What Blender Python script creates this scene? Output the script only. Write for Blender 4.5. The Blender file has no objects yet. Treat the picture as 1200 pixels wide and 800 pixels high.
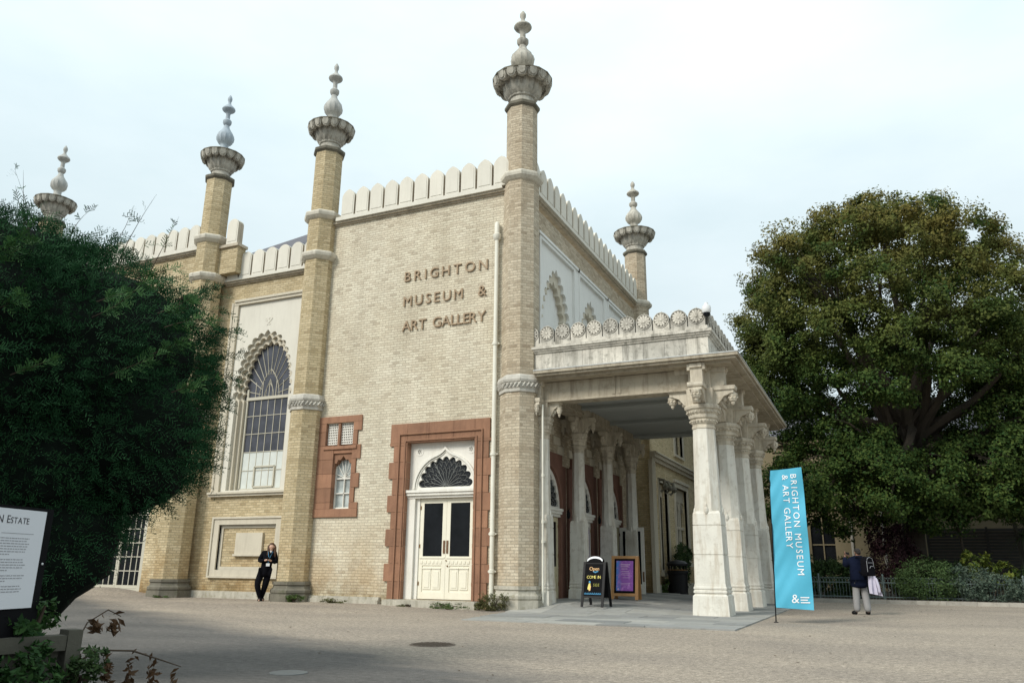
import bpy, math, random
import numpy as np
from mathutils import Vector, Matrix
from mathutils.geometry import tessellate_polygon
random.seed(7); rng = np.random.default_rng(7)
R_ = math.radians
scene = bpy.context.scene
COL = scene.collection

# ------------------------------------------------------------------ camera
CAM_H = 1.02
YAW, PITCH, ROLL = R_(-24.5336), R_(16.0940), R_(0.6032)
fw = Vector((math.sin(YAW)*math.cos(PITCH), math.cos(YAW)*math.cos(PITCH), math.sin(PITCH)))
ri = Vector((math.cos(YAW), -math.sin(YAW), 0)); up = ri.cross(fw)
cr, sr = math.cos(ROLL), math.sin(ROLL)
ri2 = cr*ri + sr*up; up2 = -sr*ri + cr*up
cam = bpy.data.cameras.new('camera'); camo = bpy.data.objects.new('camera', cam); COL.objects.link(camo)
cam.sensor_width = 36; cam.lens = 922.61/1200*36; cam.clip_end = 3000; cam.clip_start = .05
Mx = Matrix((ri2, up2, -fw)).transposed().to_4x4(); Mx.translation = (0, 0, CAM_H)
camo.matrix_world = Mx
scene.camera = camo

# ------------------------------------------------------------------ sky, sun, exposure
SUN_EL, SUN_AZ = R_(38), R_(205)          # azimuth: 0 = +Y, clockwise; behind and to the left of the camera
w = bpy.data.worlds.new('World'); scene.world = w; w.use_nodes = True
wn, wl = w.node_tree.nodes, w.node_tree.links
bg = wn['Background']; bg.inputs[1].default_value = .1
sky = wn.new('ShaderNodeTexSky'); sky.sky_type = 'NISHITA'; sky.sun_disc = False
sky.sun_elevation = SUN_EL; sky.sun_rotation = SUN_AZ
tc = wn.new('ShaderNodeTexCoord')
mp = wn.new('ShaderNodeMapping'); mp.inputs['Scale'].default_value = (1.0, 1.0, 2.6)
wl.new(tc.outputs['Generated'], mp.inputs[0])
nz = wn.new('ShaderNodeTexNoise'); nz.inputs['Scale'].default_value = 2.0; nz.inputs['Detail'].default_value = 6; nz.inputs['Roughness'].default_value = .52
wl.new(mp.outputs[0], nz.inputs['Vector'])
cp = wn.new('ShaderNodeValToRGB')
cp.color_ramp.elements[0].position = .33; cp.color_ramp.elements[0].color = (5.9, 7.0, 7.3, 1)
cp.color_ramp.elements[1].position = .66; cp.color_ramp.elements[1].color = (7.35, 8.2, 8.4, 1)
wl.new(nz.outputs[0], cp.inputs[0])
mxs = wn.new('ShaderNodeMix'); mxs.data_type = 'RGBA'; mxs.inputs[0].default_value = .9
wl.new(sky.outputs[0], mxs.inputs[6]); wl.new(cp.outputs[0], mxs.inputs[7])
# overcast luminance: brighter towards the zenith
sx = wn.new('ShaderNodeSeparateXYZ'); wl.new(tc.outputs['Generated'], sx.inputs[0])
mr = wn.new('ShaderNodeMapRange'); mr.inputs[1].default_value = 0; mr.inputs[2].default_value = 1
mr.inputs[3].default_value = .82; mr.inputs[4].default_value = 1.6
wl.new(sx.outputs[2], mr.inputs[0])
vm = wn.new('ShaderNodeVectorMath'); vm.operation = 'SCALE'
wl.new(mxs.outputs[2], vm.inputs[0]); wl.new(mr.outputs[0], vm.inputs['Scale'])
wl.new(vm.outputs[0], bg.inputs[0])
sun = bpy.data.lights.new('sun', 'SUN'); sun.energy = 2.4; sun.angle = R_(18); sun.color = (1, .95, .86)
suno = bpy.data.objects.new('sun', sun); COL.objects.link(suno)
sdir = Vector((math.sin(SUN_AZ)*math.cos(SUN_EL), math.cos(SUN_AZ)*math.cos(SUN_EL), math.sin(SUN_EL)))
suno.rotation_euler = sdir.to_track_quat('Z', 'Y').to_euler()
suno.location = sdir*60
scene.view_settings.view_transform = 'Standard'; scene.view_settings.look = 'None'
scene.view_settings.exposure = 0.25; scene.view_settings.gamma = 1

# ------------------------------------------------------------------ materials
def newmat(name):
    m = bpy.data.materials.new(name); m.use_nodes = True
    n = m.node_tree.nodes; return m, n, m.node_tree.links, n['Principled BSDF']
def rgba(c): return (c[0], c[1], c[2], 1)
def noise(n, l, vec, scale, detail=4, rough=.55):
    t = n.new('ShaderNodeTexNoise'); t.inputs['Scale'].default_value = scale
    t.inputs['Detail'].default_value = detail; t.inputs['Roughness'].default_value = rough
    l.new(vec, t.inputs['Vector']); return t.outputs[0]
def ramp(n, l, fac, a, b, ca=(0,0,0), cb=(1,1,1)):
    r = n.new('ShaderNodeValToRGB'); e = r.color_ramp.elements
    e[0].position = a; e[0].color = rgba(ca); e[1].position = b; e[1].color = rgba(cb)
    l.new(fac, r.inputs[0]); return r.outputs[0]
def mixc(n, l, fac, a, b, mode='MIX'):
    x = n.new('ShaderNodeMix'); x.data_type = 'RGBA'; x.blend_type = mode
    for i, v in ((0, fac), (6, a), (7, b)):
        if isinstance(v, (int, float)): x.inputs[i].default_value = v
        elif isinstance(v, tuple): x.inputs[i].default_value = rgba(v)
        else: l.new(v, x.inputs[i])
    return x.outputs[2]
def math_(n, l, op, a, b=0):
    x = n.new('ShaderNodeMath'); x.operation = op
    for i, v in ((0, a), (1, b)):
        if isinstance(v, (int, float)): x.inputs[i].default_value = v
        else: l.new(v, x.inputs[i])
    return x.outputs[0]
def bump(n, l, b, h, strength=.3, dist=.01):
    x = n.new('ShaderNodeBump'); x.inputs['Strength'].default_value = strength; x.inputs['Distance'].default_value = dist
    l.new(h, x.inputs['Height']); l.new(x.outputs[0], b.inputs['Normal'])
def pos(n, l, scale=(1,1,1)):
    g = n.new('ShaderNodeNewGeometry')
    if scale == (1,1,1): return g.outputs['Position']
    m = n.new('ShaderNodeMapping'); m.inputs['Scale'].default_value = scale
    l.new(g.outputs['Position'], m.inputs[0]); return m.outputs[0]
def pm(name, col, rough=.75, var=.18, scale=3, bmp=.25, bscale=30, streak=None, streak_amt=.5, lichen=None, metal=0, spec=.35):
    """plain procedural surface: two scales of noise, optional vertical weather streaks and blotches"""
    m, n, l, b = newmat(name)
    p = pos(n, l)
    dk = tuple(c*(1-var) for c in col); lt = tuple(min(1, c*(1+var*.6)) for c in col)
    c = ramp(n, l, noise(n, l, p, scale, 6), .3, .7, dk, lt)
    c = mixc(n, l, .25, c, ramp(n, l, noise(n, l, p, scale*9, 3), .3, .7, dk, lt))
    if streak:
        f = ramp(n, l, noise(n, l, pos(n, l, (5, 5, .7)), 1.3, 6, .65), .48, .72)
        c = mixc(n, l, math_(n, l, 'MULTIPLY', f, streak_amt), c, streak)
    if lichen:
        f = ramp(n, l, noise(n, l, p, 5.5, 6, .7), .53, .66)
        c = mixc(n, l, math_(n, l, 'MULTIPLY', f, .7), c, lichen)
    if name in ('red_sandstone', 'dark_red_sandstone', 'lichened_parapet_stone', 'grey_paving_stone', 'worn_paving_stone', 'dark_paving_stone', 'kerb_stone', 'cream_stucco'):
        oi = n.new('ShaderNodeObjectInfo'); v_ = .16 if name != 'cream_stucco' else .05
        c = mixc(n, l, 1.0, c, ramp(n, l, oi.outputs['Random'], 0, 1, (1-v_, 1-v_, 1-v_), (1+v_, 1+v_*.9, 1+v_*.8)), 'MULTIPLY')
    l.new(c, b.inputs['Base Color']); b.inputs['Roughness'].default_value = rough; b.inputs['Metallic'].default_value = metal
    b.inputs['Specular IOR Level'].default_value = spec
    if bmp: bump(n, l, b, noise(n, l, p, bscale, 5, .6), bmp, .012)
    return m
def brick(name, c1, c2, mortar, tint, bw=.225, rh=.078, dark=(.16,.12,.08), darkpos=.985):
    m, n, l, b = newmat(name)
    uv = n.new('ShaderNodeUVMap'); uv.uv_map = 'UVMap'
    # a little waviness of the courses
    nzc = n.new('ShaderNodeTexNoise'); nzc.inputs['Scale'].default_value = 1.2
    l.new(uv.outputs[0], nzc.inputs['Vector'])
    vm_ = n.new('ShaderNodeVectorMath'); vm_.operation = 'MULTIPLY_ADD'
    l.new(nzc.outputs['Color'], vm_.inputs[0]); vm_.inputs[1].default_value = (.03, .03, 0); l.new(uv.outputs[0], vm_.inputs[2])
    def bt(a, bb, mo, ms, off=.5):
        t = n.new('ShaderNodeTexBrick'); l.new(vm_.outputs[0], t.inputs['Vector'])
        t.inputs['Color1'].default_value = rgba(a); t.inputs['Color2'].default_value = rgba(bb); t.inputs['Mortar'].default_value = rgba(mo)
        t.inputs['Scale'].default_value = 1; t.inputs['Mortar Size'].default_value = ms; t.inputs['Mortar Smooth'].default_value = .3
        t.inputs['Brick Width'].default_value = bw; t.inputs['Row Height'].default_value = rh; t.offset = off
        return t
    t1 = bt(c1, c2, mortar, .011); t2 = bt((0,0,0), (1,1,1), (.3,.3,.3), 0.0)
    c = t1.outputs['Color']
    g = pos(n, l)
    big = noise(n, l, g, .55, 5, .6)
    c = mixc(n, l, ramp(n, l, big, .38, .68), c, mixc(n, l, .75, c, tint, 'MULTIPLY'))
    odd = ramp(n, l, t2.outputs['Color'], darkpos-.06, darkpos)
    c = mixc(n, l, math_(n, l, 'MULTIPLY', odd, .2), c, dark)
    pit = ramp(n, l, noise(n, l, pos(n, l, (1, 1, 2.6)), 2.1, 6, .62), .665, .72)     # scattered eroded bricks
    pit = math_(n, l, 'MULTIPLY', pit, ramp(n, l, t2.outputs['Color'], .55, .75))
    c = mixc(n, l, math_(n, l, 'MULTIPLY', pit, .42), c, dark)
    # rising damp and spalled patches low on the walls
    s_ = n.new('ShaderNodeSeparateXYZ'); l.new(g, s_.inputs[0])
    hgt_ = n.new('ShaderNodeMapRange'); hgt_.inputs[1].default_value = 2.3; hgt_.inputs[2].default_value = .1; l.new(s_.outputs[2], hgt_.inputs[0])
    damp = math_(n, l, 'MULTIPLY', hgt_.outputs[0], ramp(n, l, noise(n, l, g, 1.1, 5, .65), .38, .62))
    c = mixc(n, l, math_(n, l, 'MULTIPLY', damp, .85), c, mixc(n, l, 1.0, c, (.74,.60,.45), 'MULTIPLY'))
    foot_ = n.new('ShaderNodeMapRange'); foot_.inputs[1].default_value = .75; foot_.inputs[2].default_value = .2; l.new(s_.outputs[2], foot_.inputs[0])
    c = mixc(n, l, math_(n, l, 'MULTIPLY', foot_.outputs[0], ramp(n, l, noise(n, l, g, 2.6, 5, .7), .32, .6)), c, mixc(n, l, 1.0, c, (.50,.44,.33), 'MULTIPLY'))
    c = mixc(n, l, .55, c, ramp(n, l, noise(n, l, pos(n, l, (1.6, 1.6, .35)), .9, 6, .65), .3, .72, (.72,.70,.66), (1.12,1.11,1.09)), 'MULTIPLY')
    fine = noise(n, l, g, 26, 4, .7)
    c = mixc(n, l, .5, c, ramp(n, l, fine, .25, .75, (.45,.45,.45), (1.4,1.4,1.4)), 'MULTIPLY')
    l.new(c, b.inputs['Base Color']); b.inputs['Roughness'].default_value = .9; b.inputs['Specular IOR Level'].default_value = .2
    h = math_(n, l, 'ADD', math_(n, l, 'MULTIPLY', t1.outputs['Fac'], -1.0), math_(n, l, 'MULTIPLY', fine, .5))
    h = math_(n, l, 'SUBTRACT', h, math_(n, l, 'MULTIPLY', pit, 1.5))
    bump(n, l, b, h, .6, .012)
    return m
def leafmat(name, ca, cb, top=None, z0=0, z1=1, rough=.55, trans=.25, scale=.5):
    """leaf colour varies leaf by leaf and in big patches; 'top' = another leaf colour higher in the crown"""
    m, n, l, b = newmat(name)
    g = n.new('ShaderNodeNewGeometry')
    c = ramp(n, l, g.outputs['Random Per Island'], .05, .95, ca, cb)
    big = noise(n, l, g.outputs['Position'], scale, 4, .6)
    c = mixc(n, l, math_(n, l, 'MULTIPLY', ramp(n, l, big, .4, .62), .5), c, ca)
    if top:
        s = n.new('ShaderNodeSeparateXYZ'); l.new(g.outputs['Position'], s.inputs[0])
        r = n.new('ShaderNodeMapRange'); r.inputs[1].default_value = z0; r.inputs[2].default_value = z1
        l.new(s.outputs[2], r.inputs[0])
        f = math_(n, l, 'MULTIPLY', r.outputs[0], ramp(n, l, noise(n, l, g.outputs['Position'], scale*1.7, 3), .36, .6))
        c = mixc(n, l, math_(n, l, 'MULTIPLY', f, .65), c, top)
    l.new(c, b.inputs['Base Color']); b.inputs['Roughness'].default_value = rough; b.inputs['Specular IOR Level'].default_value = .12
    tr = n.new('ShaderNodeBsdfTranslucent'); l.new(c, tr.inputs[0])
    ms = n.new('ShaderNodeMixShader'); ms.inputs[0].default_value = trans
    l.new(b.outputs[0], ms.inputs[1]); l.new(tr.outputs[0], ms.inputs[2])
    l.new(ms.outputs[0], n['Material Output'].inputs[0])
    return m
def glass(name, col=(.012,.014,.018), rough=.06, spec=.5):
    m, n, l, b = newmat(name)
    p = pos(n, l)
    l.new(ramp(n, l, noise(n, l, p, 2.2, 3), .3, .7, tuple(c*.6 for c in col), tuple(c*1.4 for c in col)), b.inputs['Base Color'])
    b.inputs['Roughness'].default_value = rough; b.inputs['Specular IOR Level'].default_value = spec
    bump(n, l, b, noise(n, l, p, 1.7, 2), .06, .05)
    return m

M = {}
M['brick_cream'] = brick('cream_brick', (.73,.68,.55), (.61,.545,.43), (.50,.45,.36), (.88,.85,.80))
M['brick_yellow'] = brick('yellow_brick', (.65,.55,.37), (.46,.37,.225), (.40,.34,.23), (.90,.87,.80))
M['brick_corner'] = brick('weathered_brick', (.62,.55,.43), (.42,.355,.265), (.40,.35,.275), (.92,.86,.80))
M['brick_rear'] = brick('rear_brick', (.72,.61,.39), (.58,.475,.29), (.50,.44,.32), (.90,.87,.80))
M['cream'] = pm('cream_stucco', (.67,.64,.56), .7, .06, 1.2, .12, 25, (.45,.42,.35), .25)
M['coping'] = pm('weathered_coping', (.62,.58,.49), .8, .12, 3, .2, 25, (.30,.27,.22), .6)
M['panel_white'] = pm('pale_panel_paint', (.72,.715,.68), .6, .05, 1, .1, 18, (.55,.54,.5), .25)
M['frame_stone'] = pm('cream_window_stone', (.56,.51,.41), .75, .1, 2, .2, 25, (.40,.35,.27), .45)
M['portico'] = pm('portico_stone', (.58,.525,.425), .8, .18, 2.0, .3, 22, (.22,.18,.135), .75, (.40,.345,.26))
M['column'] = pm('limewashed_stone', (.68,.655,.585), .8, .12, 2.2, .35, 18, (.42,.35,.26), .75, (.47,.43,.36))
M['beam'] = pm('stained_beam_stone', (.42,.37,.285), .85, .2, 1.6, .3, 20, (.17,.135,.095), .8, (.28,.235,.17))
M['parapet'] = pm('lichened_parapet_stone', (.57,.54,.475), .85, .25, 2.5, .4, 20, (.15,.14,.115), .85, (.20,.19,.16))
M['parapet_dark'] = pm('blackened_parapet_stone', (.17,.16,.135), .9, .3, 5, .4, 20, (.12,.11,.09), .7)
M['lead'] = pm('lead_flashing', (.50,.51,.50), .55, .15, 3, .1, 12, (.22,.24,.25), .5)
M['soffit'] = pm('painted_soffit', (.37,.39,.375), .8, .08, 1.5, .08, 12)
M['bowl'] = pm('weathered_grey_stone', (.50,.475,.41), .85, .25, 4, .45, 25, (.09,.085,.075), .8, (.24,.22,.18))
M['finial'] = pm('pale_finial_stone', (.45,.45,.42), .7, .2, 5, .25, 25, (.20,.20,.19), .6)
M['finial_blue'] = pm('blue_grey_lead_finial', (.37,.43,.48), .6, .14, 5, .15, 22, (.22,.25,.28), .5)
M['band'] = pm('carved_band_stone', (.50,.475,.42), .85, .2, 5, .4, 30, (.22,.2,.17), .6)
M['frame_brown'] = pm('brown_frame_stone', (.50,.44,.345), .9, .2, 3, .3, 22, (.22,.18,.13), .6)
M['plinth'] = pm('dark_plinth_stone', (.175,.16,.125), .9, .3, 3, .4, 22, (.07,.065,.05), .6, (.09,.095,.055))
M['plinth_pale'] = pm('pale_plinth_stone', (.46,.43,.36), .9, .25, 3, .4, 22, (.20,.18,.13), .6, (.24,.22,.15))
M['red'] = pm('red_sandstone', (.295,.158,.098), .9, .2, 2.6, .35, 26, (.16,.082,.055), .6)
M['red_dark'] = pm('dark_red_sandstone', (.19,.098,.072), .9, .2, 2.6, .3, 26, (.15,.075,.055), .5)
M['door'] = pm('cream_door_paint', (.78,.74,.615), .42, .05, 2, .05, 12, (.62,.57,.45), .25)
M['door_porch'] = pm('buff_door_paint', (.60,.54,.36), .45, .07, 2, .05, 12)
M['white'] = pm('white_stone_paint', (.76,.735,.67), .6, .07, 3, .12, 24, (.5,.46,.39), .35)
M['pipe'] = pm('cream_pipe_paint', (.74,.72,.63), .45, .06, 4, .05, 14, (.45,.4,.32), .3)
M['glazing'] = pm('glazing_bar_paint', (.50,.47,.385), .55, .06, 4, .05, 14)
M['glass'] = glass('window_glass', (.008,.009,.011), .12, .16)
M['glass_blue'] = glass('leaded_window_glass', (.05,.052,.066), .12, .5)
M['dark_glass'] = glass('fanlight_glass', (.020,.022,.025), .25, .15)
M['came'] = pm('lead_came', (.22,.225,.215), .6, .1, 5, 0)
M['blind'] = pm('pale_window_blind', (.60,.63,.60), .8, .1, 4, .1, 10)
M['letter'] = pm('bronze_letter_paint', (.33,.235,.145), .55, .2, 6, .05, 30)
M['slate'] = pm('roof_slate', (.10,.095,.11), .6, .25, 5, .2, 30)
M['iron'] = pm('black_iron_paint', (.008,.008,.009), .5, .2, 5, .05, 30, spec=.2)
M['brass'] = pm('worn_brass', (.30,.17,.07), .35, .15, 9, .05, 30, metal=.8)
M['bronze_plate'] = pm('dark_push_plate', (.16,.085,.045), .4, .15, 9, .05, 30)
M['slab'] = pm('grey_paving_stone', (.285,.285,.27), .85, .14, 1.6, .3, 40, None, 0, (.21,.20,.18))
M['slab2'] = pm('worn_paving_stone', (.345,.34,.315), .85, .14, 1.6, .3, 40, None, 0, (.25,.24,.215))
M['slab3'] = pm('dark_paving_stone', (.235,.237,.23), .85, .14, 1.6, .3, 40, None, 0, (.18,.175,.16))
M['grout'] = pm('paving_joint', (.15,.14,.12), .95, .2, 6, .2, 30)
M['kerb'] = pm('kerb_stone', (.36,.34,.30), .9, .2, 3, .3, 25, None, 0, (.22,.2,.16))
M['rail'] = pm('green_grey_railing_paint', (.12,.155,.15), .5, .2, 6, .1, 30)
M['bark'] = pm('tree_bark', (.055,.045,.034), .95, .35, 4, .7, 14)
M['twig'] = pm('twig_bark', (.06,.042,.028), .9, .3, 8, .3, 20)
M['wood'] = pm('weathered_timber', (.085,.08,.062), .9, .25, 5, .4, 20)
M['pine'] = pm('varnished_pine', (.46,.235,.085), .45, .2, 6, .1, 20)
M['board_black'] = pm('chalkboard_black', (.006,.006,.007), .8, .3, 8, .05, 30, spec=.1)
M['skin'] = pm('pale_skin', (.55,.34,.25), .55, .06, 8, .05, 40)
M['skin_dark'] = pm('brown_skin', (.20,.105,.07), .55, .08, 8, .05, 40)
M['hair'] = pm('brown_hair', (.085,.04,.02), .5, .3, 25, .3, 60)
M['hair_grey'] = pm('cropped_greying_hair', (.022,.018,.016), .8, .3, 30, .4, 80)
M['black_cloth'] = pm('black_cloth', (.006,.006,.008), .9, .3, 6, .3, 30, spec=.05)
M['navy'] = pm('navy_jacket_cloth', (.007,.010,.024), .9, .25, 6, .3, 26, spec=.05)
M['grey_cloth'] = pm('grey_trouser_cloth', (.27,.265,.265), .9, .15, 5, .3, 22)
M['lilac'] = pm('pale_lilac_cloth', (.52,.49,.60), .9, .1, 6, .3, 22)
M['card'] = pm('white_card', (.8,.8,.8), .5, .03, 5, 0)
M['whiteprint'] = pm('white_print', (.80,.81,.83), .6, .03, 5, 0)
M['yellow_chalk'] = pm('yellow_chalk', (.72,.62,.18), .9, .15, 40, .1, 80)
M['orange_chalk'] = pm('orange_chalk', (.80,.50,.25), .9, .15, 40, .1, 80)
M['blue_chalk'] = pm('blue_chalk', (.10,.33,.55), .9, .2, 40, .1, 80)
M['green_chalk'] = pm('olive_chalk', (.33,.32,.07), .9, .2, 40, .1, 80)
M['paper'] = pm('sign_paper', (.66,.67,.70), .6, .03, 2, 0)
M['ink'] = pm('printed_ink', (.05,.05,.055), .7, .1, 5, 0)
M['ink_pale'] = pm('pale_printed_ink', (.30,.30,.32), .7, .1, 5, 0)
M['cam_white'] = pm('white_plastic', (.75,.76,.76), .35, .04, 5, 0)
M['house'] = pm('buff_render', (.22,.185,.115), .9, .12, 1, .15, 12, (.22,.19,.13), .5)
M['house_pale'] = pm('pale_grey_render', (.42,.40,.35), .9, .12, 1, .15, 12, (.25,.23,.2), .5)
M['slat'] = pm('dark_grey_slat_paint', (.045,.045,.044), .7, .2, 3, .2, 20)
M['manhole'] = pm('worn_cast_iron', (.12,.13,.13), .6, .2, 8, .4, 40)
M['manhole_rust'] = pm('rusty_cast_iron', (.11,.085,.065), .7, .25, 8, .4, 40)
M['earth'] = pm('dark_garden_soil', (.045,.034,.024), .95, .3, 4, .5, 20)
M['leaf_weed'] = leafmat('weed_leaf', (.045,.085,.025), (.12,.17,.05), scale=3)
M['leaf_dry'] = leafmat('dry_weed_leaf', (.07,.085,.03), (.17,.15,.07), scale=3)
M['leaf_yew'] = leafmat('yew_needles', (.009,.040,.016), (.040,.118,.046), rough=.75, trans=.12, scale=1.2)
M['leaf_yew_new'] = leafmat('fresh_yew_needles', (.03,.085,.028), (.075,.16,.05), trans=.2, scale=1.2)
M['yew_core'] = pm('dark_core_fill', (.006,.010,.007), .95, .4, 6, .6, 12, spec=.1)  # near-black fill for the added core that blocks light inside the yew
M['leaf_tree'] = leafmat('evergreen_oak_leaf', (.025,.06,.016), (.105,.145,.034), (.25,.19,.055), 8, 14.5, trans=.25, scale=.42, rough=.7)
M['leaf_tree2'] = leafmat('dark_tree_leaf', (.016,.032,.013), (.045,.075,.024), trans=.2, scale=.5)
M['leaf_bright'] = leafmat('light_green_leaf', (.055,.105,.028), (.13,.18,.05), trans=.25, scale=1)
M['leaf_purple'] = leafmat('purple_leaf', (.022,.010,.014), (.06,.028,.032), trans=.2, scale=1)
M['leaf_dome'] = leafmat('hebe_leaf', (.04,.075,.025), (.10,.15,.055), trans=.15, scale=1.5)
M['leaf_grey'] = leafmat('grey_green_leaf', (.045,.075,.055), (.13,.165,.12), trans=.15, scale=1.5)
M['leaf_yellow'] = leafmat('yellow_green_leaf', (.05,.09,.02), (.22,.25,.045), trans=.25, scale=2)
M['leaf_mid'] = leafmat('garden_leaf', (.025,.05,.018), (.075,.12,.04), trans=.2, scale=1.5)
M['leaf_spike'] = leafmat('sword_leaf', (.03,.06,.02), (.10,.15,.05), trans=.1, scale=1.5)
M['leaf_planter'] = leafmat('planter_leaf', (.016,.045,.014), (.05,.11,.03), trans=.2, scale=5)
M['leaf_brown'] = leafmat('dead_leaf', (.05,.028,.014), (.11,.06,.03), trans=.1, scale=4)

# ------------------------------------------------------------------ geometry helpers
ORG = {}
class MB:
    def __init__(s): s.v = []; s.f = []
    def quad(s, *p):
        k = len(s.v); s.v += [tuple(q) for q in p]; s.f.append(tuple(range(k, k+len(p))))
    def hexa(s, p):
        k = len(s.v); s.v += [tuple(q) for q in p]
        for q in ((0,3,2,1),(4,5,6,7),(0,1,5,4),(1,2,6,5),(2,3,7,6),(3,0,4,7)): s.f.append(tuple(k+i for i in q))
    def box(s, x0, x1, y0, y1, z0, z1):
        s.hexa([(x0,y0,z0),(x1,y0,z0),(x1,y1,z0),(x0,y1,z0),(x0,y0,z1),(x1,y0,z1),(x1,y1,z1),(x0,y1,z1)]); return s
    def tbox(s, T, u0, u1, v0, v1, w0, w1):
        s.hexa([T(*q) for q in ((u0,v0,w0),(u1,v0,w0),(u1,v1,w0),(u0,v1,w0),(u0,v0,w1),(u1,v0,w1),(u1,v1,w1),(u0,v1,w1))]); return s
    def sq(s, cx, cy, secs):
        """stack of square sections (z, half width)"""
        for (z0, h0), (z1, h1) in zip(secs, secs[1:]):
            if abs(z1-z0) < 1e-6: continue
        k = len(s.v)
        for z, h in secs: s.v += [(cx-h,cy-h,z),(cx+h,cy-h,z),(cx+h,cy+h,z),(cx-h,cy+h,z)]
        n = len(secs)
        for i in range(n-1):
            for j in range(4):
                a, b = k+4*i+j, k+4*i+(j+1)%4; s.f.append((a, b, b+4, a+4))
        s.f.append((k+3,k+2,k+1,k)); e = k+4*(n-1); s.f.append((e,e+1,e+2,e+3)); return s
    def lathe(s, cx, cy, prof, n=8, phase=0., flute=None, cap=True, sr_=1.0):
        k = len(s.v)
        for z, r in prof:
            for j in range(n):
                a = phase+2*math.pi*j/n; rr = sr_*r*(1+(flute(j, z) if flute else 0))
                s.v.append((cx+rr*math.cos(a), cy+rr*math.sin(a), z))
        for i in range(len(prof)-1):
            for j in range(n):
                a, b = k+n*i+j, k+n*i+(j+1)%n; s.f.append((a, b, b+n, a+n))
        if cap:
            s.f.append(tuple(k+j for j in reversed(range(n)))); e = k+n*(len(prof)-1); s.f.append(tuple(e+j for j in range(n)))
        return s
    def zmap(s, z0, k):
        s.v = [(x, y, z0+(z-z0)*k if z > z0 else z) for x, y, z in s.v]; return s
    def tube(s, path, r, n=6):
        path = [Vector(p) for p in path]; k = len(s.v); m = len(path)
        rs = r if isinstance(r, (list, tuple)) else [r]*m
        for i, p in enumerate(path):
            d = (path[min(i+1, m-1)]-path[max(i-1, 0)]).normalized()
            a = d.cross(Vector((0,0,1)) if abs(d.z) < .9 else Vector((1,0,0))).normalized(); b = d.cross(a)
            for j in range(n):
                t = 2*math.pi*j/n; s.v.append(tuple(p+(a*math.cos(t)+b*math.sin(t))*rs[i]))
        for i in range(m-1):
            for j in range(n):
                q, t = k+n*i+j, k+n*i+(j+1)%n; s.f.append((q, q+n, t+n, t))
        s.f.append(tuple(k+j for j in range(n))); e = k+n*(m-1); s.f.append(tuple(e+j for j in reversed(range(n))))
        return s
    def prism(s, T, outer, w0, w1, holes=()):
        """extrude a (u,v) outline (counter-clockwise), with holes, from depth w0 to w1"""
        loops = [list(outer)]+[list(h) for h in holes]
        tri = tessellate_polygon([[Vector((p[0], p[1], 0)) for p in lp] for lp in loops])
        flat = [p for lp in loops for p in lp]; k = len(s.v); N = len(flat)
        s.v += [tuple(T(p[0], p[1], w1)) for p in flat]+[tuple(T(p[0], p[1], w0)) for p in flat]
        for t in tri:
            a, b, c = (flat[i] for i in t)
            if (b[0]-a[0])*(c[1]-a[1])-(b[1]-a[1])*(c[0]-a[0]) < 0: t = (t[0], t[2], t[1])
            s.f.append(tuple(k+i for i in t)); s.f.append(tuple(k+N+i for i in (t[0], t[2], t[1])))
        o = 0
        for li, lp in enumerate(loops):
            n = len(lp); ar = sum(lp[i][0]*lp[(i+1)%n][1]-lp[(i+1)%n][0]*lp[i][1] for i in range(n))
            for i in range(n):
                a, b = k+o+i, k+o+(i+1)%n
                q = (a, a+N, b+N, b)
                if (ar > 0) == (li > 0): q = q[::-1]
                s.f.append(q)
            o += n
        return s
    def ball(s, c, r, n=8, m=5):
        rx, ry, rz = r if isinstance(r, tuple) else (r, r, r); k = len(s.v)
        for i in range(m+1):
            t = math.pi*i/m
            for j in range(n):
                a = 2*math.pi*j/n; s.v.append((c[0]+rx*math.sin(t)*math.cos(a), c[1]+ry*math.sin(t)*math.sin(a), c[2]-rz*math.cos(t)))
        for i in range(m):
            for j in range(n):
                a, b = k+n*i+j, k+n*i+(j+1)%n; s.f.append((a, b, b+n, a+n))
        return s
    def wall(s, T, u0, u1, v0, v1, holes, w0, w1):
        """solid wall slab with rectangular holes"""
        us = sorted({u0, u1, *[x for h in holes for x in h[:2]]}); vs = sorted({v0, v1, *[x for h in holes for x in h[2:]]})
        nu, nv = len(us)-1, len(vs)-1
        def solid(i, j):
            if not (0 <= i < nu and 0 <= j < nv): return False
            cu, cv = (us[i]+us[i+1])/2, (vs[j]+vs[j+1])/2
            return not any(h[0] < cu < h[1] and h[2] < cv < h[3] for h in holes)
        for i in range(nu):
            for j in range(nv):
                if not solid(i, j): continue
                a, b, c, d = us[i], us[i+1], vs[j], vs[j+1]
                s.quad(T(a,c,w1), T(b,c,w1), T(b,d,w1), T(a,d,w1)); s.quad(T(a,c,w0), T(a,d,w0), T(b,d,w0), T(b,c,w0))
                if not solid(i-1, j): s.quad(T(a,c,w0), T(a,c,w1), T(a,d,w1), T(a,d,w0))
                if not solid(i+1, j): s.quad(T(b,c,w1), T(b,c,w0), T(b,d,w0), T(b,d,w1))
                if not solid(i, j-1): s.quad(T(a,c,w0), T(b,c,w0), T(b,c,w1), T(a,c,w1))
                if not solid(i, j+1): s.quad(T(a,d,w1), T(b,d,w1), T(b,d,w0), T(a,d,w0))
        return s
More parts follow.
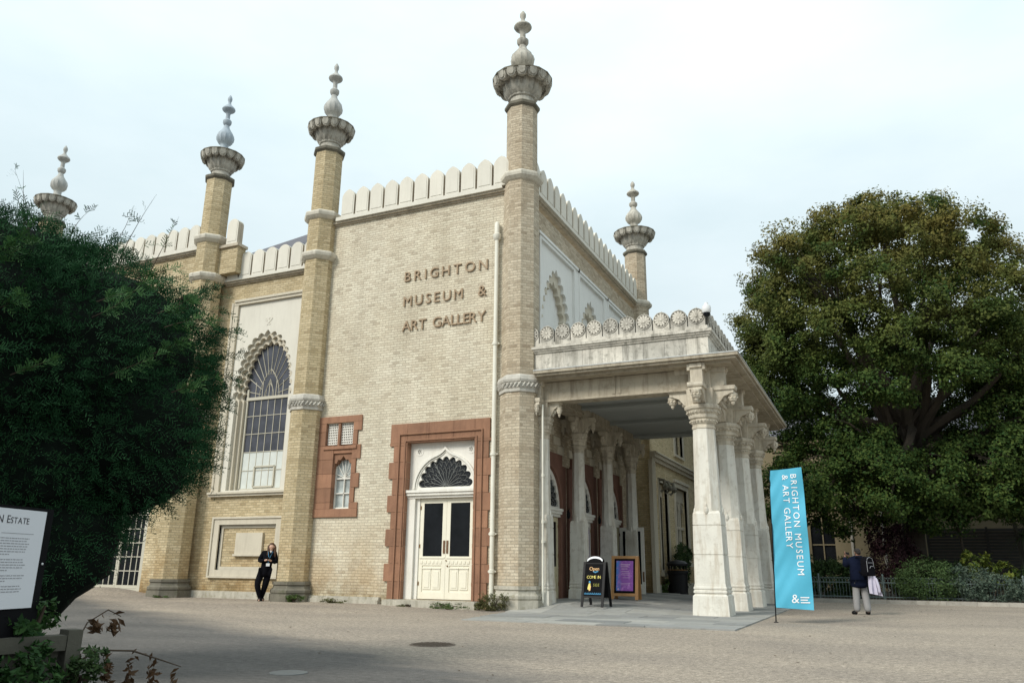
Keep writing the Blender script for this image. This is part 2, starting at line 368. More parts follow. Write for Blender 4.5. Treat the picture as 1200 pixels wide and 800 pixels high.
    def mesh(s, name, mat, org=(0,0,0), smooth=None):
        me = bpy.data.meshes.new(name)
        ox, oy, oz = org
        me.from_pydata([(x-ox, y-oy, z-oz) for x, y, z in s.v], [], s.f)
        uvl = me.uv_layers.new(name='UVMap')
        uv = np.zeros(len(me.loops)*2, np.float32); V = s.v
        for p in me.polygons:
            n = p.normal
            if abs(n.z) > .8: f = lambda q: (q[0], q[1])
            else:
                h = math.hypot(n.x, n.y); tx, ty = -n.y/h, n.x/h
                f = lambda q: (q[0]*tx+q[1]*ty, q[2])
            for li in p.loop_indices:
                a = f(V[me.loops[li].vertex_index]); uv[2*li] = a[0]; uv[2*li+1] = a[1]
        uvl.data.foreach_set('uv', uv)
        if mat: me.materials.append(mat)
        if smooth:
            me.shade_smooth(); me.set_sharp_from_angle(angle=R_(smooth))
        return me
    def build(s, name, mat, parent=None, smooth=None, local=False, label=None, loc=None):
        o_ = (0,0,0) if (local or parent is None) else ORG.get(parent.name, (0,0,0))
        if isinstance(mat, str): mat = M[mat]
        o = bpy.data.objects.new(name, s.mesh(name, mat, o_, smooth)); COL.objects.link(o)
        if parent: o.parent = parent; ORG[o.name] = o_
        if loc: o.location = loc
        if label: o['label'] = label
        return o
def link_mesh(name, me, parent=None, loc=(0,0,0), rot=None, scale=None):
    o = bpy.data.objects.new(name, me); COL.objects.link(o); o.location = loc
    if rot: o.rotation_euler = rot
    if scale: o.scale = scale
    if parent: o.parent = parent
    return o
def thing(name, label, cat, loc=(0,0,0), rz=0, group=None):
    o = bpy.data.objects.new(name, None); COL.objects.link(o); o.location = loc; o.rotation_euler = (0,0,rz)
    o.empty_display_size = .3; o['label'] = label; o['category'] = cat
    if group: o['group'] = group
    ORG[o.name] = tuple(loc); return o
def tag(o, label, cat, group=None):
    o['label'] = label; o['category'] = cat
    if group: o['group'] = group
    return o
def kind(o, k): o['kind'] = k; return o
def copy_tree(o, parent=None):
    c = o.copy(); COL.objects.link(c)
    if parent: c.parent = parent
    for ch in list(o.children): copy_tree(ch, c)
    return c
def np_mesh(name, verts, faces, mat):
    """fast mesh from arrays: verts (n,3), faces (m,k)"""
    me = bpy.data.meshes.new(name); n, (m, k) = len(verts), faces.shape
    me.vertices.add(n); me.vertices.foreach_set('co', np.asarray(verts, np.float32).ravel())
    me.loops.add(m*k); me.loops.foreach_set('vertex_index', faces.astype(np.int32).ravel())
    me.polygons.add(m); me.polygons.foreach_set('loop_start', np.arange(0, m*k, k, dtype=np.int32))
    me.update(calc_edges=True); me.materials.append(M[mat] if isinstance(mat, str) else mat); return me
def sstep(a, b, x):
    t = min(1, max(0, (x-a)/(b-a))); return t*t*(3-2*t)
def gz(x, y):
    """height of the ground"""
    z = .20*sstep(-3.4, -8, x)*sstep(18.4, 20.4, y)*sstep(34, 31, y)*(1 if x > -8.6 else sstep(-9.6, -8.6, x))
    z += .06*sstep(-10, -13, x)*sstep(14, 18, y)
    z += .24*sstep(-20.2, -23.5, x)*sstep(15.5, 19, y)
    return z

# glyph meshes (made first, while the scene is small)
GL = {}
def _glyphs(chars):
    tmp = []
    for ch in chars:
        cu = bpy.data.curves.new('g', 'FONT'); cu.body = ch; cu.size = 1; cu.extrude = .5; cu.resolution_u = 3
        ob = bpy.data.objects.new('g', cu); COL.objects.link(ob); tmp.append((ch, ob, cu))
    bpy.context.view_layer.update(); dg = bpy.context.evaluated_depsgraph_get()
    for ch, ob, cu in tmp:
        me = bpy.data.meshes.new_from_object(ob.evaluated_get(dg))
        v = [tuple(q.co) for q in me.vertices]; f = [tuple(p.vertices) for p in me.polygons]
        GL[ch] = (v, f, min(q[0] for q in v), max(q[0] for q in v))
        bpy.data.meshes.remove(me); bpy.data.objects.remove(ob); bpy.data.curves.remove(cu)
_glyphs('ABCEGHILMNOPRSTUY&npe')
CAPH = max(q[1] for q in GL['H'][0])
def text(line, T, u0, u1, v0, cap, w0, w1, mat, parent, space=.45, name='letter', bold=0, small=None):
    """one object per letter, spread so that the line runs from u0 to u1"""
    sc = [cap/CAPH*(small if (small and i != 2 and c != line[0]) else 1) for i, c in enumerate(line)]
    ws = [(GL[c][3]-GL[c][2])*s if c != ' ' else space*cap for c, s in zip(line, sc)]
    gap = (u1-u0-sum(ws))/max(1, len(line)-1); u = u0; out = []
    for c, s, wd in zip(line, sc, ws):
        if c != ' ':
            v, f, a, b = GL[c]; mb = MB()
            mb.v = [tuple(T(u+(q[0]-a)*s, v0+q[1]*s, w0+(q[2]+.5)*(w1-w0))) for q in v]; mb.f = f
            out.append(mb.build(name, mat, parent))
        u += wd+gap
    return out

def arch(a, h, n=24):
    """pointed arch from (a,0) over (0,h) to (-a,0)"""
    if h > a*1.001:
        c = (h*h-a*a)/(2*a); r = a+c; t1 = math.acos(c/r)
        half = [(-c+r*math.cos(t1*i/n), r*math.sin(t1*i/n)) for i in range(n+1)]
    else: half = [(a*math.cos(math.pi/2*i/n), h*math.sin(math.pi/2*i/n)) for i in range(n+1)]
    return half+[(-x, y) for x, y in reversed(half[:-1])]
def broad(a, h, n=40):
    """broad-shouldered arch with a soft point"""
    H = [(a*max(0, math.cos(math.pi/2*i/n))**.80, h*math.sin(math.pi/2*i/n)**1.06) for i in range(n+1)]
    return H+[(-x, y) for x, y in reversed(H[:-1])]
def scallop(a, h, lobes, bulge=.5, seg=6, tip=0, curve=None):
    """the same arch cut into foils; cusps lie on the arch"""
    P = (curve or arch)(a, h, 40); L = [0]
    for p, q in zip(P, P[1:]): L.append(L[-1]+math.dist(p, q))
    def at(s):
        for i in range(len(P)-1):
            if L[i+1] >= s-1e-9:
                t = (s-L[i])/(L[i+1]-L[i]); return (P[i][0]+(P[i+1][0]-P[i][0])*t, P[i][1]+(P[i+1][1]-P[i][1])*t)
        return P[-1]
    C = [at(L[-1]*k/lobes) for k in range(lobes+1)]; out = []
    for k in range(lobes):
        (x0, y0), (x1, y1) = C[k], C[k+1]; dx, dy = x1-x0, y1-y0; ch = math.hypot(dx, dy); nx, ny = dy/ch, -dx/ch
        for i in range(seg+(k == lobes-1)):
            s = i/seg; b = bulge*ch*math.sin(math.pi*s)**.7
            y = y0+dy*s+ny*b
            if tip and k == lobes//2: y += tip*max(0, 1-abs(s-.5)*4)
            out.append((x0+dx*s+nx*b, y))
    return out
def shift(P, du, dv): return [(x+du, y+dv) for x, y in P]
def rect(u0, u1, v0, v1): return [(u0,v0),(u1,v0),(u1,v1),(u0,v1)]
OCT = math.pi/8
# ================================================================== the museum building
bld = thing('museum_building', 'pale brick museum block with tall domed minarets, white crenellations and bronze wall lettering', 'museum', (-12, 19.3, 0))
YF, XS, YB, YL = 19.3, -8.6, 19.7, 19.3
TF = lambda u, v, w: (u, YF-w, v)          # gable front
TS = lambda u, v, w: (XS+w, u, v)          # side towards the portico
TB = lambda u, v, w: (u, YB-w, v)          # window bay
TL = lambda u, v, w: (u, YL-w, v)          # left wing
XE = 31.9
# --- walls
DW = (-12.06, -9.88, .2, 4.47); SW = (-14.64, -13.95, 2.66, 4.18); SG = (-14.95, -14.03, 4.58, 5.14)
MB().wall(TF, -15.7, -8.62, -.3, 11.75, [DW, (-14.98, -13.8, 2.66, 5.2)], -.5, 0).build('wall', 'brick_cream', bld)
PN = [(20.75, 23.92), (24.3, 27.2), (27.58, 30.5)]
BAYC = [21.4, 24.35, 27.35]
MB().wall(TS, 19.85, XE, -.3, 11.75, [(a, b, 7.0, 10.95) for a, b in PN]+[(c-1.1, c+1.1, 0.0, 4.1) for c in BAYC], -.6, 0).build('wall', 'brick_corner', bld)
WB = (-19.05, -16.98, 3.38, 9.45)
MB().wall(TB, -20.6, -15.6, -.3, 10.5, [(-19.4, -16.7, 3.3, 9.7), (-19.2, -16.9, .9, 2.28)], -.45, 0).build('wall', 'brick_yellow', bld)
MB().wall(TL, -30.0, -20.55, -.3, 11.75, [(-26.2, -21.95, .2, 3.3)], -.45, 0).build('wall', 'brick_yellow', bld)
MB().box(-15.55, -15.1, 19.82, 31.9, -.3, 11.74).box(-15.1, -8.9, 31.45, 31.88, -.3, 11.73).build('wall', 'brick_cream', bld)      # far sides of the block
MB().box(-20.62, -19.34, 19.24, 19.62, 10.8, 11.75).box(-20.62, -20.2, 19.75, 24, 8, 11.75).build('wall', 'brick_yellow', bld)
MB().box(-20.3, -19.28, 19.16, 19.66, 11.755, 11.857).build('cornice', 'frame_brown', bld)
MB().box(-29.9, -29.5, 19.8, 30, -.3, 11.7).box(-29.5, -15.6, 29.6, 30, -.3, 11.68).build('wall', 'brick_yellow', bld)
MB().box(-15.2, -8.95, 19.75, 31.5, 11.2, 11.45).box(-29.6, -20.5, 19.7, 29.7, 11.2, 11.4).build('flat_roof', 'slate', bld)
mb = MB(); mb.hexa([(-20.2,20.1,10.7),(-15.5,20.1,10.7),(-15.5,24.4,10.7),(-24.6,24.4,10.7),(-20.2,20.1,10.9),(-15.5,20.1,10.9),(-15.5,24.4,15.15),(-24.6,24.4,14.05)])
mb.build('slate_roof', 'slate', bld)
# dark interior floors / back walls seen through glass
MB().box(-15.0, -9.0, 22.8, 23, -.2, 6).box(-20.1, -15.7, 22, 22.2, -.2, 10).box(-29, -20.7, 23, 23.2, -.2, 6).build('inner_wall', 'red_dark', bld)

# --- plinths
for a, b in ((-15.2, -12.72), (-9.36, -9.1)): MB().tbox(TF, a, b, -.2, .16, .002, .14).tbox(TF, a, b, .16, .235, .002, .10).build('plinth', 'plinth_pale', bld)
MB().tbox(TB, -20.1, -16.1, -.2, .27, .002, .12).build('plinth', 'plinth_pale', bld)
MB().tbox(TL, -30, -26.4, -.2, .45, .002, .12).build('plinth', 'plinth', bld)
MB().tbox(TF, -12.4, -9.6, -.2, .195, .02, .42).build('door_step', 'plinth_pale', bld)

# --- cornices
def cornice(T, u0, u1, z, mat='frame_brown', d=1.0):
    mb = MB()
    mb.tbox(T, u0, u1, z+.03, z+.08, -.2, .06*d); mb.tbox(T, u0, u1, z+.08, z+.14, -.2, .13*d)
    return mb.build('cornice', mat, bld)
cornice(TF, -15.3, -9.0, 11.72); cornice(TS, 19.8, 31.6, 11.90); cornice(TB, -20.1, -16.1, 10.45); cornice(TL, -29.4, -20.9, 11.72)
# --- merlons: a plain low strip, then one piece per merlon with a raised shield
def merlon_mesh(w, h, top, mat):
    a = w/2; n = 5
    if top == 'point': P = [(a,0)]+[(x, h-a*1.15+y*.68) for x, y in arch(a, a*1.7, 8)[:9]]
    else: P = [(a,0)]+[(a*math.cos(t), h-a+a*math.sin(t)) for t in [math.pi/2*i/6 for i in range(7)]]
    P = P+[(-x, y) for x, y in reversed(P[:-1])]
    D = .13
    I = lambda u, v, w_: (u, -w_, v)
    mb = MB(); mb.prism(I, P, -D, D)
    Q = [(x*.80, .10+y*.84) for x, y in P]
    mb.prism(I, Q, D-.002, D+.012); mb.prism(I, [(-x, y) for x, y in reversed(Q)], -D-.012, -D+.002)
    me = mb.mesh('merlon', M[mat]); me.materials.append(M['frame_brown'])          # browner second material on the cheeks
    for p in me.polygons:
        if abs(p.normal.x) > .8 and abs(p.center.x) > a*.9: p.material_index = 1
    return me
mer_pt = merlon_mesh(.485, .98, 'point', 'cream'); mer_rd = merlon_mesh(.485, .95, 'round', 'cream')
def merlons(me, pts, rz, parent=bld):
    o0 = Vector(ORG[parent.name])
    for p in pts: link_mesh('merlon', me, parent, Vector(p)-o0, (0, 0, rz))
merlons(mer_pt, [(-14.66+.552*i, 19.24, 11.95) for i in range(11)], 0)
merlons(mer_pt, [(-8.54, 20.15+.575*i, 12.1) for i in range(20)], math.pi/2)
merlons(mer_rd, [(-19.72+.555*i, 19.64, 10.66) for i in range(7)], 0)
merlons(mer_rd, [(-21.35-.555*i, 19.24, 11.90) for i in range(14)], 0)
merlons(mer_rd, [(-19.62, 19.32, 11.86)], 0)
MB().tbox(TF, -15.1, -9.1, 11.863, 11.99, -.1, .20).tbox(TS, 19.9, 31.6, 12.043, 12.16, -.1, .20).tbox(TB, -20.1, -16.1, 10.593, 10.69, -.1, .20)\
    .tbox(TL, -29.3, -21, 11.863, 12.0, -.1, .20).build('parapet_strip', 'cream', bld)
# --- roundish drain pipe with joints
def pipe(x, y, z0, z1, r=.055, hopper=False, joints=()):
    mb = MB().lathe(x, y, [(z0, r), (z1, r)], 10)
    for z in joints: mb.lathe(x, y, [(z-.05, r), (z-.04, r*1.35), (z+.04, r*1.35), (z+.05, r)], 10); mb.box(x-r*1.8, x+r*1.8, y+.01, y+.10, z-.02, z+.02)
    if hopper: mb.lathe(x, y, [(z1-.42, r*1.1), (z1-.36, r*1.9), (z1-.24, r*2.0), (z1-.20, r*1.3), (z1+.1, r*1.25), (z1+.16, r*.7)], 10)
    return mb.build('drain_pipe', 'pipe', bld, 40)
pipe(-9.27, 19.18, .05, 10.65, .062, True, (7.1, 4.0, 1.9, .95))
pipe(-7.93, 19.42, .2, 5.3, .028, False, (2.2, 3.4, 1.7))

# --- minarets (one prototype, copied): brick shaft with sub-parts
def minaret(two_rings, brick_m, plinth_m, fin, hs=1.0):
    RL, RM, RU = .545, .515, .465
    o = MB().lathe(0, 0, [(.5, RL), (5.62, RL)], 8, OCT).lathe(0, 0, [(6.08, RM), (12.05, RM)], 8, OCT).lathe(0, 0, [(12.2, RU), (14.50, RU)], 8, OCT).build('minaret', brick_m, None)
    o.parent = bld
    MB().lathe(0, 0, [(-.3,.70),(.26,.70),(.265,.66),(.31,.69),(.37,.69),(.42,.63),(.50,.60),(.52,.64),(.60,.64),(.605,.56)], 8, OCT).build('base', plinth_m, o)
    mb = MB().lathe(0, 0, [(5.60,.54),(5.61,.585),(5.70,.585),(5.72,.61),(5.86,.60),(5.88,.63),(5.94,.645),(6.04,.61),(6.10,.52)], 8, OCT)
    for k in range(32):                                                       # rope moulding
        a = 2*math.pi*k/32; rr = .605/math.cos(((a+OCT) % (math.pi/4))-OCT)*.955
        mb.tube([(rr*math.cos(a-.07), rr*math.sin(a-.07), 5.74), (rr*math.cos(a+.07), rr*math.sin(a+.07), 5.85)], .03, 5)
    mb.build('carved_band', 'band', o)
    rings = [12.1]+([10.68] if two_rings else [])
    for z in rings:
        MB().lathe(0, 0, [(z-.16, RM-.01), (z-.13, .56), (z-.05, .645), (z+.02, .665), (z+.07, .665), (z+.12, .60), (z+.16, RU-.01)], 8, OCT).build('ring_moulding', 'coping', o)
    MB().lathe(0, 0, [(14.42,.44),(14.46,.50),(14.50,.54),(14.57,.545),(14.60,.53),(14.62,.40)], 8, OCT).build('collar', 'plinth', o)
    fl = lambda j, z: .045*(1 if j % 2 else -1)*(1 if z > 14.86 else 0)
    bo = MB().lathe(0, 0, [(z, r*hs) for z, r in ((14.58,.42),(14.66,.38),(14.82,.375),(14.85,.42),(14.88,.43),(14.90,.42),(14.96,.49),(15.05,.545),(15.17,.585),(15.30,.61),(15.42,.60))], 32, 0, fl)\
        .lathe(0, 0, [(z, r*hs) for z, r in ((15.33,.58),(15.37,.80),(15.46,.905),(15.52,.90),(15.62,.62),(15.74,.30),(15.80,.2))], 16, math.pi/16).build('bowl', 'bowl', o, smooth=25)
    MB().lathe(0, 0, [(15.46,.90*hs),(15.475,.935*hs),(15.52,.935*hs),(15.535,.88*hs)], 16, math.pi/16).build('rim_slab', 'plinth', o)
    pet = MB()
    I = lambda u, v, w_: (u, -w_, v)
    pet.prism(I, [(-.155,.0),(-.15,-.20),(-.10,-.29),(0,-.325),(.10,-.29),(.15,-.20),(.155,.0)], -.05, .05)
    pet.prism(I, [(-.11,-.03),(-.105,-.18),(-.06,-.25),(0,-.275),(.06,-.25),(.105,-.18),(.11,-.03)], .049, .085)
    me = pet.mesh('petal', M['bowl'])
    pts = MB()
    for k in range(16):                                                       # hanging petals round the rim, joined on the bowl's level
        a = 2*math.pi*k/16
        c, s_ = math.cos(a), math.sin(a)
        base = len(pts.v)
        for v in me.vertices:
            x, y, z = v.co; x *= hs*.94; y = (y-.845+z*-.25)*hs; z *= .80
            pts.v.append((x*c-y*s_, x*s_+y*c, z+15.49))
        pts.f += [tuple(base+i for i in p.vertices) for p in me.polygons]
    bpy.data.meshes.remove(me)
    pts.build('petal_fringe', 'bowl', o)
    ff = lambda j, z: (.05*(1 if j % 2 else -1) if 16.02 < z < 16.5 else 0)
    MB().lathe(0, 0, [(15.7,.22),(15.86,.17),(15.95,.17),(16.0,.20),(16.04,.26),(16.14,.345),(16.26,.365),(16.38,.33),(16.5,.24),(16.62,.145),(16.74,.105),
        (16.78,.15),(16.84,.185),(16.92,.185),(16.97,.13),(17.0,.095),(17.18,.088),(17.24,.12),(17.27,.17),(17.33,.26),(17.37,.285),(17.42,.27),(17.5,.17),(17.56,.10),
        (17.6,.075),(17.66,.06),(17.74,.095),(17.82,.10),(17.90,.06),(17.96,.012)], 24, 0, ff, sr_=hs).zmap(15.7, 1.075).build('finial', fin, o, smooth=35)
    return o
def place(o, x, y):
    o.location = Vector((x, y, 0))-Vector(ORG[bld.name]); return o
mA = place(minaret(False, 'brick_corner', 'plinth_pale', 'bowl'), -8.6, 19.42)
mF = place(copy_tree(mA, bld), -8.6, 31.95)
mB_ = place(minaret(True, 'brick_yellow', 'plinth', 'finial', .86), -15.72, 19.28)
mC = place(minaret(True, 'brick_yellow', 'plinth', 'finial_blue', .84), -20.62, 19.28)
mD = place(copy_tree(mB_, bld), -29.8, 19.35)

# --- lettering on the gable
for line, z, u0, u1 in (('BRIGHTON', 9.43, -12.43, -9.60), ('MUSEUM &', 8.63, -12.43, -9.63), ('ART GALLERY', 7.845, -12.44, -9.63)):
    text(line, TF, u0, u1, z, .305, .005, .05, 'letter', bld, .9 if '&' in line else .62)

# --- big doorway in the gable: red stone frame of single stones, white tympanum, leaded fanlight, double doors
uL, uR = -12.06, -9.88
hts = [.2]; k = 0
while hts[-1] < 4.4: hts.append(min(4.47, hts[-1]+(.47 if k % 2 else .46))); k += 1
for i in range(len(hts)-1):
    z0, z1 = hts[i]+.004, hts[i+1]-.004; wd = .40+(.17 if i % 2 else .03)
    for sgn, e in ((-1, uL), (1, uR)):
        a, b = sorted((e-sgn*.008, e+sgn*wd)); MB().tbox(TF, a, b, z0, z1, -.22, .055).build('stone', 'red', bld)
xs = [uL-.56, -12.06, -11.35, -10.55, -9.88, uR+.46]
for a, b in zip(xs, xs[1:]): MB().tbox(TF, a+.004, b-.004, 4.462, 5.02, -.22, .055).build('stone', 'red', bld)
mb = MB()      # roll mouldings running round the frame
for off, wd, pr_ in ((.03, .045, .085), (.22, .035, .10)):
    mb.tbox(TF, uL-off-wd, uL-off, .2, 4.47+off, .04, pr_); mb.tbox(TF, uR+off, uR+off+wd, .2, 4.47+off, .04, pr_); mb.tbox(TF, uL-off-wd, uR+off+wd, 4.47+off, 4.47+off+wd, .04, pr_+.002)
mb.build('frame_moulding', 'red', bld)
# tympanum with an ogee arch
uc, zs, ah = -10.90, 3.16, .80
T2 = lambda u, v, w: (u, YF+.22-w, v)
def ogee(a, h, rise): return [(x, y+rise*max(0, 1-abs(x)/(a*.30))**2) for x, y in arch(a, h, 18)]
fan = shift(scallop(.78, .76, 11, .46, 6), uc, zs+.04)
MB().prism(T2, rect(uL+.001, uR-.001, 3.12, 4.468), -.04, .04, [fan]).build('tympanum', 'white', bld)
og = ogee(1.02, 1.0, .17); og2 = ogee(.955, .935, .14)
ring = [(x, y) for x, y in og]+[(x, y) for x, y in reversed(og2)]
MB().prism(T2, shift(ring, uc, zs), .038, .10).build('arch_moulding', 'white', bld)
ring3 = ogee(.935, .915, .135); ring4 = ogee(.91, .89, .13)
MB().prism(T2, shift(list(ring3)+list(reversed(ring4)), uc, zs), .038, .065).build('arch_moulding', 'white', bld)
for du in (-.86, .80):
    mb = MB(); T = T2
    P = [(.13*math.cos(t*math.pi/8), .13*math.sin(t*math.pi/8)) for t in range(16)]
    Q = [(.10*math.cos(t*math.pi/8), .10*math.sin(t*math.pi/8)) for t in range(16)]
    mb.prism(T, shift(P, uc+du, 4.22), .038, .05)
    for k in range(6): mb.prism(T, shift([(.04*math.cos(t*math.pi/4)+.05*math.cos(k*math.pi/3), .04*math.sin(t*math.pi/4)+.05*math.sin(k*math.pi/3)) for t in range(8)], uc+du, 4.22), .038, .055)
    mb.build('rosette', 'white', bld)
def fanlight(T, uc, zs, a, parent, w=-.02, mat='dark_glass', bars='came'):
    f = MB().prism(T, rect(uc-a*1.16, uc+a*1.16, zs-.02, zs+a*1.3), w-.03, w).build('fanlight', mat, parent)
    mb = MB(); rb = .007
    def pt(r, t): return T(uc+r*math.cos(t), zs+.02+r*math.sin(t), w+.008)
    for k in range(0, 13):
        t = math.pi*k/12; big = k in (4, 8)
        mb.tube([pt(.05 if not big else .0, t), pt(a*1.05, t)] if big else [pt(.06, t), pt(a*.52, t)], rb*(1.3 if big else 1), 4)
    for rr, n in ((a*.52, 12), (a*.74, 12), (a*.95, 11)):
        for k in range(n):
            t0, t1 = math.pi*k/n, math.pi*(k+1)/n; tm = (t0+t1)/2
            mb.tube([pt(rr, t0), pt(rr+a*.13, tm-.06), pt(rr+a*.13, tm+.06), pt(rr, t1)], rb, 4)
            mb.tube([pt(rr, t0), pt(rr-a*.08, t0+.07), pt(rr, t0+.14)], rb*.8, 4)
    mb.build('leading', bars, f); return f
fanlight(T2, uc, zs+.03, .80, bld)
# transom and white jambs
mb = MB(); mb.tbox(TF, uL+.004, uR-.004, 2.90, 2.97, -.25, -.08).tbox(TF, uL+.003, uR-.003, 2.97, 3.05, -.25, -.02).tbox(TF, uL+.004, uR-.004, 3.05, 3.12, -.25, .02); mb.build('transom', 'white', bld)
for a, b, w_ in ((uL+.009, -11.80, -.10), (-11.80, -11.68, -.18), (-9.98, uR-.009, -.16)): MB().tbox(TF, a, b, .2, 2.9, -.32, w_).build('jamb', 'white', bld)
def panelled_door(T, u0, u1, z0, z1, w, mat, parent, glass_bottom, name='door', hinge_left=True, glass_m='glass'):
    """half-glazed leaf: stiles, rails, raised panels, little dentils under the glass; sub-parts pane, handle"""
    mb = MB(); st = .12; d = .05
    mb.tbox(T, u0, u0+st, z0, z1, w-d, w); mb.tbox(T, u1-st, u1, z0, z1, w-d, w)
    mb.tbox(T, u0+st, u1-st, z1-.13, z1, w-d, w); mb.tbox(T, u0+st, u1-st, glass_bottom-.24, glass_bottom, w-d, w)
    mb.tbox(T, u0+st, u1-st, z0, z0+.18, w-d, w); mb.tbox(T, u0+st, u1-st, z0+.18, glass_bottom-.24, w-d, w-.022)
    mb.tbox(T, u0+.03, u1-.03, glass_bottom-.055, glass_bottom-.02, w, w+.018)
    n = 6; pw = (u1-u0-2*.06)/n
    for k in range(n): mb.tbox(T, u0+.06+pw*k, u0+.06+pw*(k+.62), glass_bottom-.19, glass_bottom-.12, w, w+.014)
    m_ = (u0+u1)/2
    for a, b in ((u0+st+.03, m_-.025), (m_+.025, u1-st-.03)):
        mb.tbox(T, a, b, z0+.25, glass_bottom-.34, w-.022, w-.004); mb.tbox(T, a-.02, b+.02, glass_bottom-.33, glass_bottom-.30, w-.022, w+.012); mb.tbox(T, a+.045, b-.045, z0+.30, glass_bottom-.40, w-.004, w+.008)
    o = mb.build(name, mat, parent)
    MB().tbox(T, u0+st-.01, u1-st+.01, glass_bottom-.01, z1-.12, w-.035, w-.022).build('pane', glass_m, o)
    hx = u1-.075 if hinge_left else u0+.02
    hb = MB().tbox(T, hx, hx+.055, glass_bottom+.08, glass_bottom+.42, w, w+.02)
    hb.build('handle', 'bronze_plate', o)
    hh = u0+.01 if hinge_left else u1-.035
    for z in (z0+.35, (z0+z1)/2, z1-.3): MB().tbox(T, hh, hh+.025, z, z+.1, w, w+.018).build('hinge', 'brass', o)
    return o
d1 = panelled_door(TF, -11.675, -10.835, .215, 2.89, -.21, 'door', bld, 1.33, hinge_left=True)
d2 = panelled_door(TF, -10.828, -9.985, .215, 2.89, -.21, 'door', bld, 1.33, hinge_left=False)
MB().ball((-10.76, 19.49, 1.08), .022).ball((-10.80, 19.49, 1.22), .018).build('door_knob', 'brass', bld)

# --- small window framed in red stone
hts = [2.42+.42*i for i in range(8)]
for i in range(7):
    z0, z1 = hts[i]+.004, hts[i+1]-.004
    wd = .16 if i in (1, 3, 5) else .30
    if z1 > 2.62: MB().tbox(TF, -13.958, -13.94+wd-.03, max(z0, 2.66), z1, -.24, .045).build('stone', 'red', bld)
    if z1 > 2.62: MB().tbox(TF, -15.3, -14.632 if z0 < 4.4 else -14.955, max(z0, 2.66), min(z1, 5.2), -.24, .045).build('stone', 'red', bld)
MB().tbox(TF, -15.3, -13.66, 2.42, 2.655, -.24, .06).build('stone', 'red', bld)
MB().tbox(TF, -15.3, -13.68, 5.205, 5.4, -.24, .05).build('stone', 'red', bld)
MB().tbox(TF, -14.655, -13.945, 4.28, 4.5, -.24, .03).build('stone', 'red', bld)
MB().tbox(TF, -15.0, -13.8, 4.40, 4.50, .03, .085).build('drip_moulding', 'red', bld)
MB().tbox(TF, -14.53, -14.45, 4.5, 5.2, -.2, .02).build('stone', 'red', bld)
TW = lambda u, v, w: (u, YF+.14-w, v)
P = [(-14.655, 4.28), (-14.655, 3.86)]+[(-14.62, 3.86), (-14.60, 4.0), (-14.54, 3.98), (-14.48, 4.10), (-14.40, 4.08), (-14.30, 4.21), (-14.20, 4.08), (-14.12, 4.10), (-14.06, 3.98), (-14.0, 4.0), (-13.98, 3.86)]+[(-13.945, 3.86), (-13.945, 4.28)]
MB().prism(TW, P, -.08, .12).build('lintel', 'red', bld)
sw = MB(); TWf = TW
for a, b, c, d in ((-14.65, -14.61, 2.66, 4.2), (-13.99, -13.95, 2.66, 4.2), (-14.61, -13.99, 2.66, 2.71), (-14.61, -13.99, 3.53, 3.565), (-14.61, -13.99, 3.10, 3.13), (-14.315, -14.29, 2.71, 3.53)): sw.tbox(TW, a, b, c, d, -.06, .0)
for k in range(7):
    t = math.pi*(k+.5)/7; sw.tube([TW(-14.3, 3.56, -.02), TW(-14.3+.55*math.cos(t)*.62, 3.56+.62*math.sin(t), -.02)], .012, 4)
swo = sw.build('window', 'white', bld)
MB().tbox(TW, -14.63, -13.97, 2.68, 4.2, -.075, -.062).build('pane', glass('reflective_pane', (.40,.44,.43), .2), swo)
for a, b in ((-14.93, -14.535), (-14.445, -14.04)):       # pierced grilles
    g_ = MB(); n = 6
    for k in range(n+1):
        u = a+(b-a)*k/n; g_.tbox(TF, u-.014, u+.014, 4.56, 5.2, -.10, -.06)
    for k in range(9):
        z = 4.57+.62*k/8; g_.tbox(TF, a, b, z-.014, z+.014, -.062, -.05)
    g_.build('grille', 'white', bld)
# eroded bricks just under the small window are in the brick material

# --- window bay
uc = -18.05
MB().tbox(TB, -19.62, -16.4, 9.70, 9.80, .001, .07).tbox(TB, -19.55, -16.4, 9.80, 9.88, .001, .11).tbox(TB, -19.62, -19.40, 3.3, 9.70, .001, .06).tbox(TB, -19.68, -19.60, 3.3, 9.80, .001, .09).build('panel_frame', 'frame_stone', bld)
a_o, a_i, zspr = 1.12, .93, 6.35
out_ = scallop(a_o, 2.17, 19, .45, 6, .05, broad); mid_ = scallop(1.03, 2.02, 19, .45, 6, .05, broad); in_ = scallop(a_i, 1.86, 19, .42, 6, .05, broad)
def archhole(P, a, zb): return [(uc+a, zb)]+shift(P, uc, zspr)+[(uc-a, zb)]
MB().prism(TB, rect(-19.4, -16.7, 3.3, 9.7), -.12, -.02, [archhole(out_, a_o, 3.36)]).build('panel', 'cream', bld)
MB().prism(TB, rect(-19.395, -16.705, 3.305, 9.2), -.24, -.121, [archhole(mid_, 1.02, 3.37)]).build('panel', 'frame_stone', bld)
MB().prism(TB, rect(-19.39, -16.71, 3.31, 9.1), -.38, -.241, [archhole(in_, a_i, 3.38)]).build('panel', 'frame_stone', bld)
orn = MB()     # little moulded ornament over the arch
for dx, dz, r in ((0,.0,.06),(-.09,.05,.035),(.09,.05,.035),(0,.12,.04),(-.13,.10,.03),(.13,.10,.03),(-.05,-.10,.03),(.05,-.10,.03)):
    orn.prism(TB, shift([(r*math.cos(t*math.pi/4), r*math.sin(t*math.pi/4)) for t in range(8)], uc+dx, 8.98+dz), -.021, -.005)
orn.build('ornament', 'cream', bld)
MB().tbox(TB, -19.75, -16.3, 3.16, 3.235, .002, .12).tbox(TB, -19.75, -16.3, 3.235, 3.30, -.4, .18).build('sill', 'frame_stone', bld)
